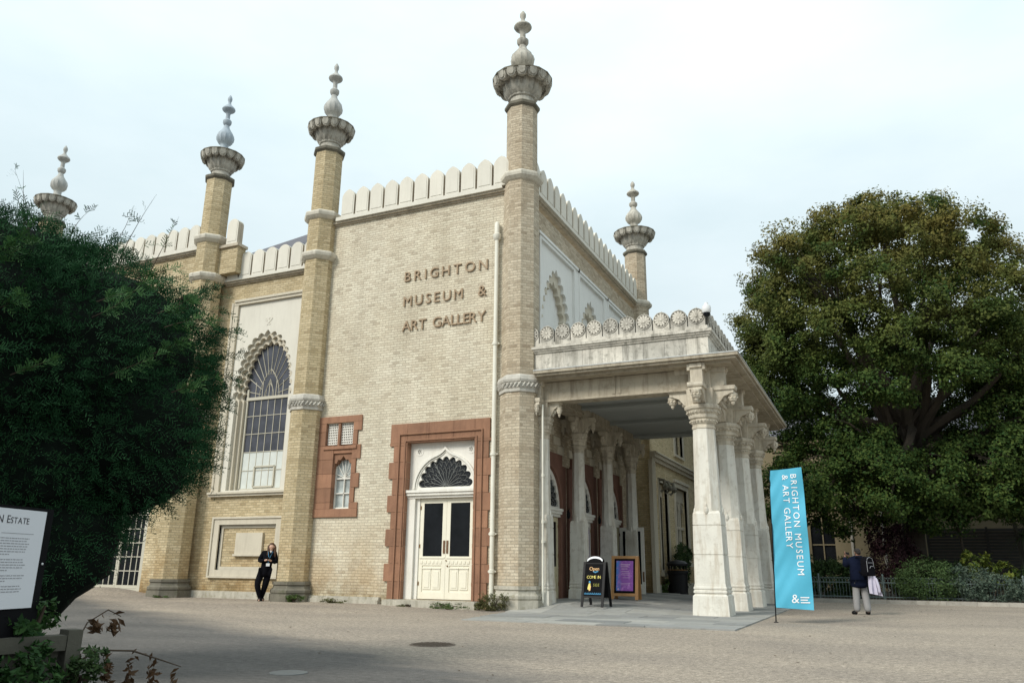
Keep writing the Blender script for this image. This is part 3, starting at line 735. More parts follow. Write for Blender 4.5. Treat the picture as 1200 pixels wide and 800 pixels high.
win = MB(); TWb = lambda u, v, w: (u, YB+.36-w, v); x0, x1 = uc-.86, uc+.86
bar = .02
for u in (x0-.05, x1-.02): win.tbox(TWb, u, u+.07, 3.36, 6.75, -.05, .03)
ncol = 6; rows = [3.38, 4.02, 4.62, 5.22, 5.82, 6.42, 6.98]
for k in range(1, ncol): u = x0+(x1-x0)*k/ncol; win.tbox(TWb, u-bar/2, u+bar/2, 3.4, 6.98, -.03, .0)
for z in rows[1:-1]: win.tbox(TWb, x0, x1, z-bar/2, z+bar/2, -.03, .006)
win.tbox(TWb, x0-.02, x1+.02, 3.36, 3.43, -.05, .03); win.tbox(TWb, x0-.05, x1+.05, 6.36, 6.46, -.05, .04)
# hopper light
ha, hb, hc, hd = x0+(x1-x0)*2/6, x0+(x1-x0)*5/6-.05, 3.48, 4.14
for a, b, c, d in ((ha-.03, ha+.02, hc, hd), (hb-.02, hb+.03, hc, hd), (ha, hb, hc-.02, hc+.03), (ha, hb, hd-.03, hd+.02)): win.tbox(TWb, a, b, c, d, -.02, .035)
for k in range(13):       # radiating bars of the arched head
    t = math.pi*(k+.5)/13; r0 = .42 if k % 2 == 0 else .5
    r1 = 1.75
    x_ = uc+.93*math.copysign(abs(math.cos(t))**.85, math.cos(t)); z_ = 6.46+1.86*math.sin(t)
    win.tube([TWb(uc+.36*math.cos(t), 6.46+.95*math.sin(t)*.8, -.01), TWb(x_, z_, -.01)], .014, 4)
inner = shift(arch(.42, .98, 10), uc, 6.42)
for p, q in zip(inner, inner[1:]): win.tube([TWb(*p, -.01), TWb(*q, -.01)], .016, 4)
inner = shift(arch(.2, .5, 8), uc, 6.42)
for p, q in zip(inner, inner[1:]): win.tube([TWb(*p, -.01), TWb(*q, -.01)], .012, 4)
for du in (-.14, .14): win.tube([TWb(uc+du, 6.45, -.01), TWb(uc+du*.9, 6.75, -.01), TWb(uc, 7.05, -.01)], .012, 4)
wo = win.build('window', 'glazing', bld)
pw = (x1-x0)/ncol
for r in range(6):
    for c in range(ncol):
        a = x0+pw*c+.004; z0, z1 = rows[r]+.004, rows[r+1]-.004
        if r == 5: z1 = 6.40
        MB().tbox(TWb, a, a+pw-.008, z0, z1, -.024, -.016).build('pane', 'glass_blue', wo)
MB().prism(TWb, shift(broad(1.0, 1.98, 20), uc, 6.41), -.03, -.02).build('pane', 'glass_blue', wo)
# translucent white film fixed on the two bottom rows of panes
for c in range(ncol):
    for r in (0, 1):
        a = x0+pw*c+.008; MB().tbox(TWb, a, a+pw-.016, rows[r]+.012, rows[r+1]-.012, -.0155, -.0125).build('window_film', 'blind', wo)
# blind panel below, with a stone tablet
mb = MB()
for a, b, c, d in ((-19.42, -19.2, .72, 2.46), (-16.9, -16.6, .72, 2.46), (-19.2, -16.9, .72, .90), (-19.2, -16.9, 2.28, 2.46)): mb.tbox(TB, a, b, c, d, -.1, .045)
for a, b, c, d in ((-19.48, -19.42, .66, 2.52), (-16.6, -16.54, .66, 2.52), (-19.42, -16.6, .66, .72), (-19.42, -16.6, 2.46, 2.52)): mb.tbox(TB, a, b, c, d, .001, .085)
for a, b, c, d in ((-19.2, -19.1, .90, 2.28), (-17.0, -16.9, .90, 2.28), (-19.1, -17.0, .90, 1.0), (-19.1, -17.0, 2.18, 2.28)): mb.tbox(TB, a, b, c, d, -.3, -.06)
mb.build('panel_frame', 'frame_stone', bld)
MB().tbox(TB, -19.19, -16.91, .91, 2.27, -.4, -.10).build('brick_panel', 'brick_yellow', bld)
MB().tbox(TB, -18.52, -17.45, 1.38, 2.03, -.101, -.02).tbox(TB, -18.56, -17.41, 1.32, 1.38, -.101, .01).build('stone_tablet', 'frame_stone', bld)

# --- glazed doors of the left wing
gx0, gx1, gz0, gz1 = -26.1, -22.1, .27, 3.2
TD = lambda u, v, w: (u, YL+.2-w, v)
MB().tbox(TD, -22.12, -21.96, .2, 3.3, -.1, .16).tbox(TD, -26.2, -26.08, .2, 3.3, -.1, .16).tbox(TD, -26.08, -22.12, 3.18, 3.3, -.1, .15).tbox(TD, -26.1, -22.1, .1, .285, -.1, .1).build('door_frame', 'glazing', bld)
for dx in range(3):
    a = gx1-.02-(dx+1)*1.18; b = a+1.17
    fr = MB(); fr.tbox(TD, a, a+.07, .29, 3.17, -.04, .03).tbox(TD, b-.07, b, .29, 3.17, -.04, .03).tbox(TD, a+.07, b-.07, .29, .38, -.04, .03).tbox(TD, a+.07, b-.07, 3.08, 3.17, -.04, .03)
    us = [a+.07+(b-a-.14)*k/4 for k in range(5)]; vs = [.38+2.7*k/6 for k in range(7)]
    for u in us[1:-1]: fr.tbox(TD, u-.014, u+.014, .38, 3.08, -.02, .012)
    for v in vs[1:-1]: fr.tbox(TD, a+.07, b-.07, v-.014, v+.014, -.018, .016)
    do = fr.build('glazed_door', 'glazing', bld)
    for i in range(4):
        for j in range(6): MB().tbox(TD, us[i]+.002, us[i+1]-.002, vs[j]+.002, vs[j+1]-.002, -.016, -.008).build('pane', 'glass', do)

# --- side wall above the portico: pale panels with scalloped blind arches in two orders
for a, b in PN:
    c = (a+b)/2; T = TS
    o1 = scallop(1.14, 2.05, 15, .5, 6, .06); o2 = scallop(.90, 1.66, 13, .5, 6, .06); zs = 8.2
    MB().prism(T, rect(a+.10, b-.10, 7.0, 10.85), -.14, -.04, [[(c+1.14, 7.05)]+shift(o1, c, zs)+[(c-1.14, 7.05)]]).build('panel', 'panel_white', bld)
    MB().prism(T, rect(a+.11, b-.11, 7.01, 10.6), -.30, -.141, [[(c+.90, 7.06)]+shift(o2, c, zs)+[(c-.90, 7.06)]]).build('panel', 'frame_stone', bld)
    MB().tbox(T, a+.12, b-.12, 7.02, 10.4, -.45, -.301).build('blind_arch_back', 'panel_white', bld)
    MB().tbox(T, a, a+.10, 7.0, 10.95, -.14, .05).tbox(T, b-.10, b, 7.0, 10.95, -.14, .05).tbox(T, a+.10, b-.10, 10.85, 10.95, -.14, .05).tbox(T, b+.002, b+.39, 6.9, 11.0, .001, .03).tbox(T, a-.1, b+.39, 10.96, 11.05, .001, .08).build('panel_frame', 'panel_white', bld)
# --- arched entrances under the portico
for i, c in enumerate(BAYC):
    T = TS
    A = arch(.92, 1.16, 14); zs = 2.76
    zb = .22
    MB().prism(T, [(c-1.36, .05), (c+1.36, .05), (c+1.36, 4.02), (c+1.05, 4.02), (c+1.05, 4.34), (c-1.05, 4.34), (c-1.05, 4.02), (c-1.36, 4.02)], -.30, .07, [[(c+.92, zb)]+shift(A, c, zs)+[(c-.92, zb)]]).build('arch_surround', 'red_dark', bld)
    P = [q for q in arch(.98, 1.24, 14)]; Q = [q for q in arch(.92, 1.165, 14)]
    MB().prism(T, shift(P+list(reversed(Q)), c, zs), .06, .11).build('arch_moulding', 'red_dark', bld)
    # stepped pale stones over the arch
    for k, (du, dz, wd) in enumerate(((-1.25, 4.36, .5), (.75, 4.36, .5), (-.95, 4.62, .5), (.45, 4.62, .5), (-.45, 4.88, .9))):
        MB().tbox(T, c+du, c+du+wd, dz, dz+.24, .001, .05).build('stone', 'frame_stone', bld)
    TT = lambda u, v, w: (XS-.005+w, u, v)
    fan = shift(scallop(.74, .86, 11, .42, 5), c, zs+.03)
    MB().prism(TT, shift(arch(.93, 1.17, 14), c, zs-.02), -.05, .03, [fan]).build('tympanum', 'white', bld)
    fanlight(TT, c, zs+.03, .76, bld, -.03)
    MB().tbox(TT, c-.91, c+.91, 2.50, 2.58, -.08, .06).tbox(TT, c-.91, c+.91, 2.58, 2.66, -.08, .12).tbox(TT, c-.91, c+.91, 2.66, 2.735, -.08, .16).build('transom', 'white', bld)
    mt = 'white' if i == 1 else 'door_porch'
    if i < 2:
        for a, b, hl in ((c-.91, c-.005, True), (c+.005, c+.91, False)):
            d = panelled_door(TT, a, b, .215, 2.49, -.02, mt, bld, 1.1, hinge_left=hl)
            if i == 1:
                q = MB().tbox(TT, a+.14, b-.14, 1.25, 2.28, -.0205, -.012).build('poster', pm('purple_poster_paper', (.13,.06,.22), .5, .1, 3, 0), d)
    else:
        panelled_door(TT, c-.91, c-.005, .215, 2.49, -.02, mt, bld, 1.1)
        MB().tbox(TT, c+.86, c+.92, .2, 2.49, -.04, .03).build('door_frame', mt, bld)
        # the other leaf stands open into the porch
        px_, py_ = XS+.06, c+.86
        TO = lambda u, v, w: (px_+u, py_-w, v)
        panelled_door(TO, 0, .9, .215, 2.49, 0, 'white', bld, .55, hinge_left=True)
for y in (22.88, 25.85):       # iron lamp brackets on the piers
    mb = MB().lathe(XS+.10, y, [(2.50,.03),(2.54,.05),(2.62,.06),(2.68,.045),(2.72,.02)], 8).tube([(XS+.06, y, 2.70), (XS+.14, y, 2.80), (XS+.10, y, 2.70)], .012, 5)
    mb.build('door_lamp', 'iron', bld)
# ================================================================== the entrance portico
por = thing('entrance_portico', 'pale stone entrance portico on carved columns with rosette-topped parapet', 'portico', (-5.7, 24, 0))
PY = [19.78, 22.62, 25.46, 28.30]; XO, XI = -3.72, -8.07
EX, EY0, EY1 = -2.66, 18.96, 30.0
def column():
    """one column at the origin: mesh 'column' with sub-parts"""
    o = MB().sq(0, 0, [(-.2,.43),(.0,.425),(.46,.40),(.50,.36),(.52,.36)]).sq(0, 0, [(.72,.355),(1.38,.345)]).sq(0, 0, [(1.40,.345),(2.06,.335)]).sq(0, 0, [(2.08,.335),(2.34,.325),(2.40,.30)])\
        .sq(0, 0, [(1.375,.33),(1.405,.33)]).sq(0, 0, [(2.055,.32),(2.085,.32)])\
        .lathe(0, 0, [(2.30,.33),(2.46,.33),(3.3,.305),(4.46,.275)], 8, OCT).build('column', 'column', None)
    MB().sq(0, 0, [(.515,.365),(.53,.385),(.57,.385),(.585,.365),(.60,.365),(.615,.38),(.655,.38),(.67,.365),(.725,.36)]).build('base_moulding', 'column', o)
    for sx, sy in ((1,0),(-1,0),(0,1),(0,-1)):
        MB().ball((sx*.315, sy*.315, 2.42), (.055,.055,.10), 8, 5).ball((sx*.312, sy*.312, 2.53), (.028,.028,.06), 6, 4).build('acanthus_bud', 'column', o)
    cap = MB().lathe(0, 0, [(4.40,.272),(4.42,.295),(4.47,.295),(4.49,.275),(4.53,.285),(4.55,.315),(4.62,.325),(4.64,.31),(4.66,.33),(4.68,.36),(4.74,.37),(4.76,.35),(4.80,.385),(4.88,.42),(4.90,.455),(4.96,.465),(5.0,.44)], 8, OCT)
    for k in range(24):
        a = 2*math.pi*k/24; rr = .335/math.cos(((a+OCT) % (math.pi/4))-OCT)*.95
        cap.ball((rr*math.cos(a), rr*math.sin(a), 4.60), .028, 5, 3)
        cap.ball((rr*1.2*math.cos(a), rr*1.2*math.sin(a), 4.82), .03, 5, 3)
    cap.build('capital', 'portico', o)
    mb = MB().sq(0, 0, [(4.98,.30),(5.40,.33)])
    prof = [(.28,5.0),(.36,5.0),(.43,5.03),(.50,5.12),(.56,5.20),(.66,5.235),(.70,5.26),(.80,5.28),(.80,5.36),(.28,5.36)]
    for a in range(4):
        c, s_ = (1,0,-1,0)[a], (0,1,0,-1)[a]
        T = lambda u, v, w, c=c, s_=s_: (u*c-w*s_, u*s_+w*c, v)
        T = lambda u, v, w, c=c, s_=s_: (u*c+w*s_, u*s_-w*c, v)
        mb.prism(T, prof, -.15, .15)
        mb.prism(T, [(.30,5.36),(.83,5.36),(.85,5.40),(.85,5.46),(.30,5.46)], -.19, .19)
    mb.build('bracket', 'portico', o)
    for a in range(4):
        mb = MB(); c, s_ = (1,0,-1,0)[a], (0,1,0,-1)[a]; x, y = c*.755, s_*.755
        mb.lathe(x, y, [(4.99,.02),(5.03,.05),(5.06,.045),(5.09,.085),(5.15,.115),(5.19,.10),(5.21,.12),(5.27,.125),(5.30,.08)], 8)
        for k in range(8):
            t = 2*math.pi*k/8; mb.ball((x+.105*math.cos(t), y+.105*math.sin(t), 5.17), .032, 5, 3)
        mb.ball((c*.56, s_*.56, 5.15), .07, 6, 4); mb.ball((c*.47, s_*.47, 5.06), .055, 6, 4)
        mb.build('pendant', 'portico', o)
    mb = MB().sq(0, 0, [(5.38,.29),(5.45,.29),(5.47,.27),(5.88,.27),(5.885,.31),(5.95,.31)])
    for a in range(4):                        # upright fins facing out
        c, s_ = (1,0,-1,0)[a], (0,1,0,-1)[a]
        T = lambda u, v, w, c=c, s_=s_: (u*c+w*s_, u*s_-w*c, v)
        for w0 in (-.15,):
            mb.prism(T, [(.27,5.46),(.56,5.46),(.60,5.52),(.60,5.86),(.66,5.88),(.66,5.975),(.27,5.975)], w0, w0+.30)
            mb.prism(T, [(.27,5.82),(.62,5.82),(.64,5.97),(.27,5.97)], w0-.07, w0-.002); mb.prism(T, [(.27,5.82),(.62,5.82),(.64,5.97),(.27,5.97)], w0+.302, w0+.37)
    mb.build('impost_block', 'portico', o)
    return o
c0 = column(); c0.parent = por; O = Vector(ORG[por.name])
first = True
for x in (XO, XI):
    for y in PY:
        c = c0 if first else copy_tree(c0, por); first = False
        c.location = Vector((x, y, 0))-O
        if x == XI: c.scale = (.64, .64, 1)           # the wall-side columns are slimmer
# bring the wall-side columns' tops level with the beams
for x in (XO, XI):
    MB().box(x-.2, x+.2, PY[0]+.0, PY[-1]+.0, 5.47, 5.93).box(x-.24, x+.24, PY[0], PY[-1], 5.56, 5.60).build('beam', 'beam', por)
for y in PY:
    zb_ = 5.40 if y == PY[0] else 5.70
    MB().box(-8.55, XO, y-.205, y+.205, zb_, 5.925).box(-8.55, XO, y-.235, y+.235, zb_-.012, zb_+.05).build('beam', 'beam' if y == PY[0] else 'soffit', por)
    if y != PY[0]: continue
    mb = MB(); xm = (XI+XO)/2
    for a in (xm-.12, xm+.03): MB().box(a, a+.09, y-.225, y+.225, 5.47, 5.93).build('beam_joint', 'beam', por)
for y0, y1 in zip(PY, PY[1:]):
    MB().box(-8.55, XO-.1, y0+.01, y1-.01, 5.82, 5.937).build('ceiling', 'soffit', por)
# eave slab and attic
EL = -8.02
mb = MB(); mb.box(EL, EX-.22, EY0+.22, EY1-.22, 5.94, 6.0).box(EL, EX-.06, EY0+.06, EY1-.06, 6.0, 6.06).box(EL, EX, EY0, EY1, 6.06, 6.135); mb.build('eave', 'beam', por)
mb = MB(); mb.box(EL, EX+.012, EY0-.012, EY1, 6.135, 6.16)
mb.hexa([(EL,EY0+.02,6.16),(EX-.02,EY0+.02,6.16),(EX-.02,EY1-.02,6.16),(EL,EY1-.02,6.16),(EL,19.32,6.22),(-3.38,19.32,6.22),(-3.38,28.9,6.22),(EL,28.9,6.22)]); mb.build('lead_flashing', 'lead', por)
AX, AY, AE = -3.40, 19.30, 29.2
def attic(z0, z1, g, mat):
    return (z0, z1, g, mat)
n = 9
for k in range(n):        # attic blocks with open joints
    a = -8.4+(AX+8.4)*k/n; b = -8.4+(AX+8.4)*(k+1)/n
    MB().box(a+.003, b-.003, AY, AY+.4, 6.16, 6.70).build('stone', 'parapet', por)
for k in range(10):
    a = AY+.402+(AE-AY-.402)*k/10; b = AY+.402+(AE-AY-.402)*(k+1)/10
    MB().box(AX-.4, AX-.001, a+.003, b-.003, 6.16, 6.70).build('stone', 'parapet', por)
mb = MB()
for z0, z1, g in ((6.70,6.75,.04),(6.75,6.80,.08),(6.80,6.87,.12),(6.87,6.99,.005)):
    mb.box(-8.4, AX+g, AY-g, AY+.4, z0, z1); mb.box(AX-.4, AX+g-.001, AY+.401, AE, z0, z1)
mb.build('cornice', 'parapet', por)
# rosette merlons
I = lambda u, v, w: (u, -w, v)
Pm = [(.215,0),(.215,.27)]+[(.215*math.cos(t*math.pi/10), .27+.215*math.sin(t*math.pi/10)) for t in range(1, 10)]+[(-.215,.27),(-.215,0)]
mb = MB().prism(I, Pm, -.08, .08)
ring_o = [(.205*math.cos(t*math.pi/12), .275+.205*math.sin(t*math.pi/12)) for t in range(24)]; ring_i = [(.185*math.cos(t*math.pi/12), .275+.185*math.sin(t*math.pi/12)) for t in range(24)]
mb.prism(I, ring_o, .078, .10, [ring_i]).prism(I, [(-x, y) for x, y in reversed(ring_o)], -.115, -.078, [[(-x, y) for x, y in reversed(ring_i)]])
mb.prism(I, [(.186*math.cos(t*math.pi/12), .275+.186*math.sin(t*math.pi/12)) for t in range(24)], .0795, .083)
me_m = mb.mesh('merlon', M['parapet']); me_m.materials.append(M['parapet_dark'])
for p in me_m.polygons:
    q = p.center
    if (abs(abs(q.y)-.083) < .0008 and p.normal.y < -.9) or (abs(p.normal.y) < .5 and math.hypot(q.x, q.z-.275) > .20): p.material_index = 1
mb = MB()
for k in range(12):
    t = 2*math.pi*k/12; c, s_ = math.cos(t), math.sin(t)
    pet = [(.035,-.006),(.11,-.026),(.155,-.03),(.175,0),(.155,.03),(.11,.026),(.035,.006)]
    mb.prism(I, [(x*c-y*s_, .275+x*s_+y*c) for x, y in pet], .078, .108)
mb.prism(I, [(.035*math.cos(t*math.pi/4), .275+.035*math.sin(t*math.pi/4)) for t in range(8)], .078, .12)
mb.tube([(0, 0, .47), (0, 0, .53)], [.03, .008], 5)
me_r = mb.mesh('rosette', M['parapet'])
def rmer(p, rz):
    o = link_mesh('merlon', me_m, por, Vector(p)-O, (0, 0, rz)); link_mesh('rosette', me_r, o)
for k in range(11): rmer((-3.66-.455*k, AY+.08, 6.98), 0)
for k in range(21): rmer((AX-.08, AY+.36+.455*k, 6.98), math.pi/2)

# ================================================================== rear wing
rw = thing('rear_wing', 'buff brick rear wing with tall mullioned windows seen past the portico', 'building', (-7.8, 38, 0))
XR = -7.78
TR = lambda u, v, w: (XR+w, u, v)
W2 = [(33.9, 36.2, 1.35, 4.45), (38.6, 40.9, 1.35, 4.45), (43.3, 45.6, 1.35, 4.45)]; W1 = (31.15, 32.55, .95, 4.4); UW = [(34.2, 35.9, 5.9, 7.3), (38.9, 40.6, 5.9, 7.3)]
MB().wall(TR, 30.05, 48, -.3, 8.4, W2+[W1]+UW, -.5, 0).box(-14, XR-.01, 30.1, 30.5, -.3, 8.38).build('wall', 'brick_rear', rw)
MB().box(-14, XR-.5, 47.5, 47.9, -.3, 8.3).box(-14, -7.9, 30.6, 47.9, 8.25, 8.5).build('flat_roof', 'slate', rw)
MB().box(-13, -12.8, 30.5, 47, -.2, 8).build('inner_wall', 'slat', rw)
mb = MB(); mb.tbox(TR, 30.0, 48, 5.12, 5.26, .0, .10).tbox(TR, 30.0, 48, 5.26, 5.40, .0, .20).tbox(TR, 30.0, 48, 5.40, 5.46, .0, .27).tbox(TR, 30.0, 48, 8.3, 8.6, -.3, .2); mb.build('string_course', 'frame_stone', rw)
MB().tbox(TR, 29.75, 30.28, -.2, 5.12, .002, .14).build('pilaster', 'frame_stone', rw)
MB().tbox(TR, 30.3, 48, -.3, .5, .002, .10).build('plinth', 'plinth_pale', rw)
for a, b, z0, z1 in W2:
    mb = MB()
    mb.tbox(TR, a-.16, a, z0, z1+.2, -.1, .07).tbox(TR, b, b+.16, z0, z1+.2, -.1, .07).tbox(TR, a, b, z1, z1+.2, -.1, .07).tbox(TR, a-.22, b+.22, z1+.2, z1+.32, -.05, .13).tbox(TR, a-.2, b+.2, z0-.16, z0, -.3, .14)
    mb.tbox(TR, a+.02, b-.02, z1-.55, z1-.004, -.25, -.14).tbox(TR, a, b, 2.75, 2.86, -.25, -.15)
    for k in (1, 2): u = a+(b-a)*k/3; mb.tbox(TR, u-.06, u+.06, z0, z1-.55, -.25, -.13)
    for k in range(3):      # little pointed heads in the lights
        u = a+(b-a)*(k+.5)/3; hw = (b-a)/6-.05
        mb.prism(TR, [(u-hw, z1-.55), (u-hw, z1-.95)]+[(u-hw+hw*2*t/8, z1-.95+.32*math.sin(math.pi*t/8)) for t in range(1, 8)]+[(u+hw, z1-.95), (u+hw, z1-.55)], -.24, -.18)
    wn_ = mb.build('window', 'frame_stone', rw)
    for k in range(3):
        u = a+(b-a)*k/3; MB().tbox(TR, u+.01, u+(b-a)/3-.01, z0, z1, -.27, -.255).build('pane', 'glass', wn_)
a, b, z0, z1 = W1
mb = MB().tbox(TR, a-.12, a, z0, z1+.12, -.1, .05).tbox(TR, b, b+.12, z0, z1+.12, -.1, .05).tbox(TR, a, b, z1, z1+.12, -.1, .05).tbox(TR, a-.2, b+.2, z0-.14, z0, -.3, .16)
mb.tbox(TR, a+.05, b-.05, z0, z1, -.3, -.2); w1o = mb.build('window', 'frame_stone', rw)
MB().tbox(TR, a+.15, (a+b)/2-.05, z0+.1, z1-.5, -.2, -.19).tbox(TR, (a+b)/2+.05, b-.15, z0+.1, z1-.5, -.2, -.19).build('pane', 'glass', w1o)
mb = MB()
for u in (a-.05, (a+b)/2, b+.05): mb.tube([TR(u, 4.5, .0), TR(u, 4.45, .25), TR(u, 4.15, .32), TR(u, 4.0, .12)], .07, 6); mb.ball(TR(u, 4.2, .3), .13, 6, 4)
mb.build('carved_bracket', 'plinth', rw)
for a, b, z0, z1 in UW:
    wo_ = MB().tbox(TR, a-.1, a, z0, z1+.1, -.1, .05).tbox(TR, b, b+.1, z0, z1+.1, -.1, .05).tbox(TR, a, b, z1, z1+.1, -.1, .05).tbox(TR, a-.1, b+.1, z0-.1, z0, -.2, .08).tbox(TR, (a+b)/2-.03, (a+b)/2+.03, z0, z1, -.2, -.1).build('window', 'frame_stone', rw)
    MB().tbox(TR, a, b, z0, z1, -.24, -.21).build('pane', 'glass', wo_)

# ================================================================== houses behind the trees
hs = thing('garden_house', 'buff rendered house with arched window half hidden behind the big tree', 'house', (2, 47, 0))
TH = lambda u, v, w: (u, 47-w, v)
HW = [(-3.4, -2.2, .9, 4.0), (6.2, 7.4, 1.0, 3.2), (1.2, 2.4, 4.8, 6.6), (9.2, 10.4, 4.8, 6.6)]
MB().wall(TH, -6.5, 16, -.3, 8.2, HW, -.4, 0).box(-6.5, -6.1, 47.4, 55, -.3, 8.1).box(15.6, 16, 47.4, 55, -.3, 8.1).build('wall', 'house', hs)
MB().box(-6.1, 15.6, 48.4, 48.6, 0, 8).build('inner_wall', 'slat', hs)
mb = MB(); mb.hexa([(-6.9,46.6,8.2),(16.4,46.6,8.2),(16.4,55.4,8.2),(-6.9,55.4,8.2),(-6.9,50.5,10.2),(16.4,50.5,10.2),(16.4,51.5,10.2),(-6.9,51.5,10.2)]); mb.build('roof', 'slate', hs)
MB().tbox(TH, -6.5, 16, 4.3, 4.5, 0.0, .12).tbox(TH, -6.5, 16, 7.9, 8.18, 0.0, .25).build('string_course', 'house', hs)
for i, (a, b, z0, z1) in enumerate(HW):
    mb = MB(); m_ = (a+b)/2
    if i == 0: mb.prism(TH, [(a, z1), (a, 3.3)]+[(m_-.6*math.cos(t*math.pi/10), 3.3+.68*math.sin(t*math.pi/10)) for t in range(1, 10)]+[(b, 3.3), (b, z1)], -.2, -.02)
    mb.tbox(TH, a-.08, b+.08, z0-.12, z0, -.2, .1).tbox(TH, m_-.03, m_+.03, z0, z1-.02, -.2, -.12).tbox(TH, a, b, (z0+z1)/2-.03, (z0+z1)/2+.03, -.2, -.125)
    w_ = mb.build('window', 'house', hs); MB().tbox(TH, a, b, z0, z1, -.24, -.21).build('pane', 'glass', w_)
for x in (-1.35, .2): MB().lathe(x, 46.9, [(0,.07),(7.9,.07)], 8).build('drain_pipe', 'house_pale', hs)
h2 = thing('stepped_house', 'pale grey rendered building glimpsed through the right-hand foliage', 'house', (16, 58, 0))
TH2 = lambda u, v, w: (u, 58-w, v)
H2W = [(7+2.6*k, 8.1+2.6*k, z, z+1.7) for k in range(5) for z in (5.0, 8.2)]
MB().wall(TH2, 5.6, 26, -.3, 11.6, H2W, -.4, 0).box(5.6, 6, 58.4, 64, -.3, 11.5).box(25.6, 26, 58.4, 64, -.3, 11.5).box(6, 25.6, 63.6, 64, -.3, 11.5).build('wall', 'house_pale', h2)
MB().box(5.5, 26.1, 58.1, 64, 11.4, 11.7).build('roof', 'slate', h2)
MB().box(6, 25.6, 59.4, 59.6, 0, 11.3).build('inner_wall', 'slat', h2)
for a, b, z0, z1 in H2W:
    w_ = MB().tbox(TH2, a-.06, b+.06, z0-.1, z0, -.2, .1).tbox(TH2, (a+b)/2-.03, (a+b)/2+.03, z0, z1, -.2, -.12).build('window', 'white', h2); MB().tbox(TH2, a, b, z0, z1, -.24, -.21).build('pane', 'glass', w_)

# slatted screen fence
sf = thing('slatted_fence', 'dark grey slatted timber screen under the trees behind the shrubs', 'fence', (6, 43, 0))
sl = MB().box(-1.18, 1.18, -.02, .02, 0, .125).mesh('slat', M['slat'])
for p in range(5):
    x = 3.3+2.45*p
    MB().box(x-1.28, x-1.18, 42.93, 43.07, 0, 3.1).build('post', 'slat', sf)
    for k in range(19): link_mesh('slat', sl, sf, (x-6+.0, -.0, .35+.142*k), (R_(-14), 0, 0))
MB().box(13.0, 13.1, 42.93, 43.07, 0, 3.1).build('post', 'slat', sf)

# ================================================================== ground
def axis(a, b, st, far): return sorted(set(list(np.arange(a, b+1e-6, st))+[a-d for d in far]+[b+d for d in far]))
gx = axis(-34, 12, .5, (3, 8, 20, 60, 200, 800)); gy = axis(-4, 50, .5, (3, 8, 20, 60, 200, 800))
gx = np.array(gx); gy = np.array(gy); V = [(x, y, gz(x, y)) for y in gy for x in gx]; nx = len(gx)
F = np.array([(j*nx+i, j*nx+i+1, (j+1)*nx+i+1, (j+1)*nx+i) for j in range(len(gy)-1) for i in range(nx-1)])
m, n, l, b = newmat('gravelly_tarmac')
p = pos(n, l); s = n.new('ShaderNodeSeparateXYZ'); l.new(p, s.inputs[0])
sp = noise(n, l, p, 55, 3, .7)
sp2 = noise(n, l, p, 20, 4, .75)
base = ramp(n, l, mixc(n, l, .5, sp, sp2), .36, .64, (.15,.122,.097), (.50,.44,.37))
base = mixc(n, l, .5, base, ramp(n, l, noise(n, l, p, 150, 2), .3, .7, (.5,.5,.5), (1.25,1.25,1.25)), 'MULTIPLY')
pat = noise(n, l, pos(n, l, (.6, 1, 1)), .45, 5, .6)
base = mixc(n, l, .6, base, ramp(n, l, noise(n, l, p, 9, 8, .82), .36, .64, (.5,.49,.48), (1.5,1.48,1.44)), 'MULTIPLY')
base = mixc(n, l, .8, base, ramp(n, l, pat, .3, .7, (.74,.74,.76), (1.18,1.16,1.12)), 'MULTIPLY')
asph = ramp(n, l, noise(n, l, p, 90, 3, .7), .3, .7, (.055,.053,.051), (.17,.163,.155))
asph = mixc(n, l, .7, asph, ramp(n, l, noise(n, l, pos(n, l, (.5, 1.2, 1)), .6, 6, .6), .3, .7, (.7,.7,.7), (1.35,1.3,1.25)), 'MULTIPLY')
asph = mixc(n, l, .6, asph, ramp(n, l, noise(n, l, p, 11, 8, .82), .35, .65, (.5,.5,.5), (1.5,1.5,1.5)), 'MULTIPLY')
d = math_(n, l, 'ADD', math_(n, l, 'MULTIPLY', s.outputs[0], .52), s.outputs[1])       # older grey tarmac lies south-west of a worn line
d = math_(n, l, 'ADD', d, math_(n, l, 'MULTIPLY', noise(n, l, pos(n, l, (.5, 1, 1)), .55, 6, .7), 3.0))
f = ramp(n, l, math_(n, l, 'MULTIPLY', d, .1), .66, .79)
col = mixc(n, l, f, asph, base)
l.new(col, b.inputs['Base Color']); b.inputs['Roughness'].default_value = .95; b.inputs['Specular IOR Level'].default_value = .15
bump(n, l, b, math_(n, l, 'ADD', sp, math_(n, l, 'MULTIPLY', noise(n, l, p, 14, 4), .6)), .5, .012)
me = np_mesh('ground', V, F, m); me.shade_smooth()
g_ = bpy.data.objects.new('ground', me); COL.objects.link(g_); kind(g_, 'structure')
# planting bed behind the kerb
bed = bpy.data.objects.new('planting_bed', MB().box(-7.2, 40, 31.35, 46.9, -.1, .10).mesh('planting_bed', M['earth'])); COL.objects.link(bed); kind(bed, 'structure')
kerb = bpy.data.objects.new('kerb', None); COL.objects.link(kerb); kind(kerb, 'structure')
km = MB().box(0, .894, -.09, .09, -.1, .14).mesh('kerb_stone', M['kerb'])
for k in range(26): link_mesh('kerb_stone', km, kerb, (-7.2+.9*k, 31.2+random.uniform(-.012, .012), random.uniform(-.015, .0)), (0, 0, random.uniform(-.01, .01)))
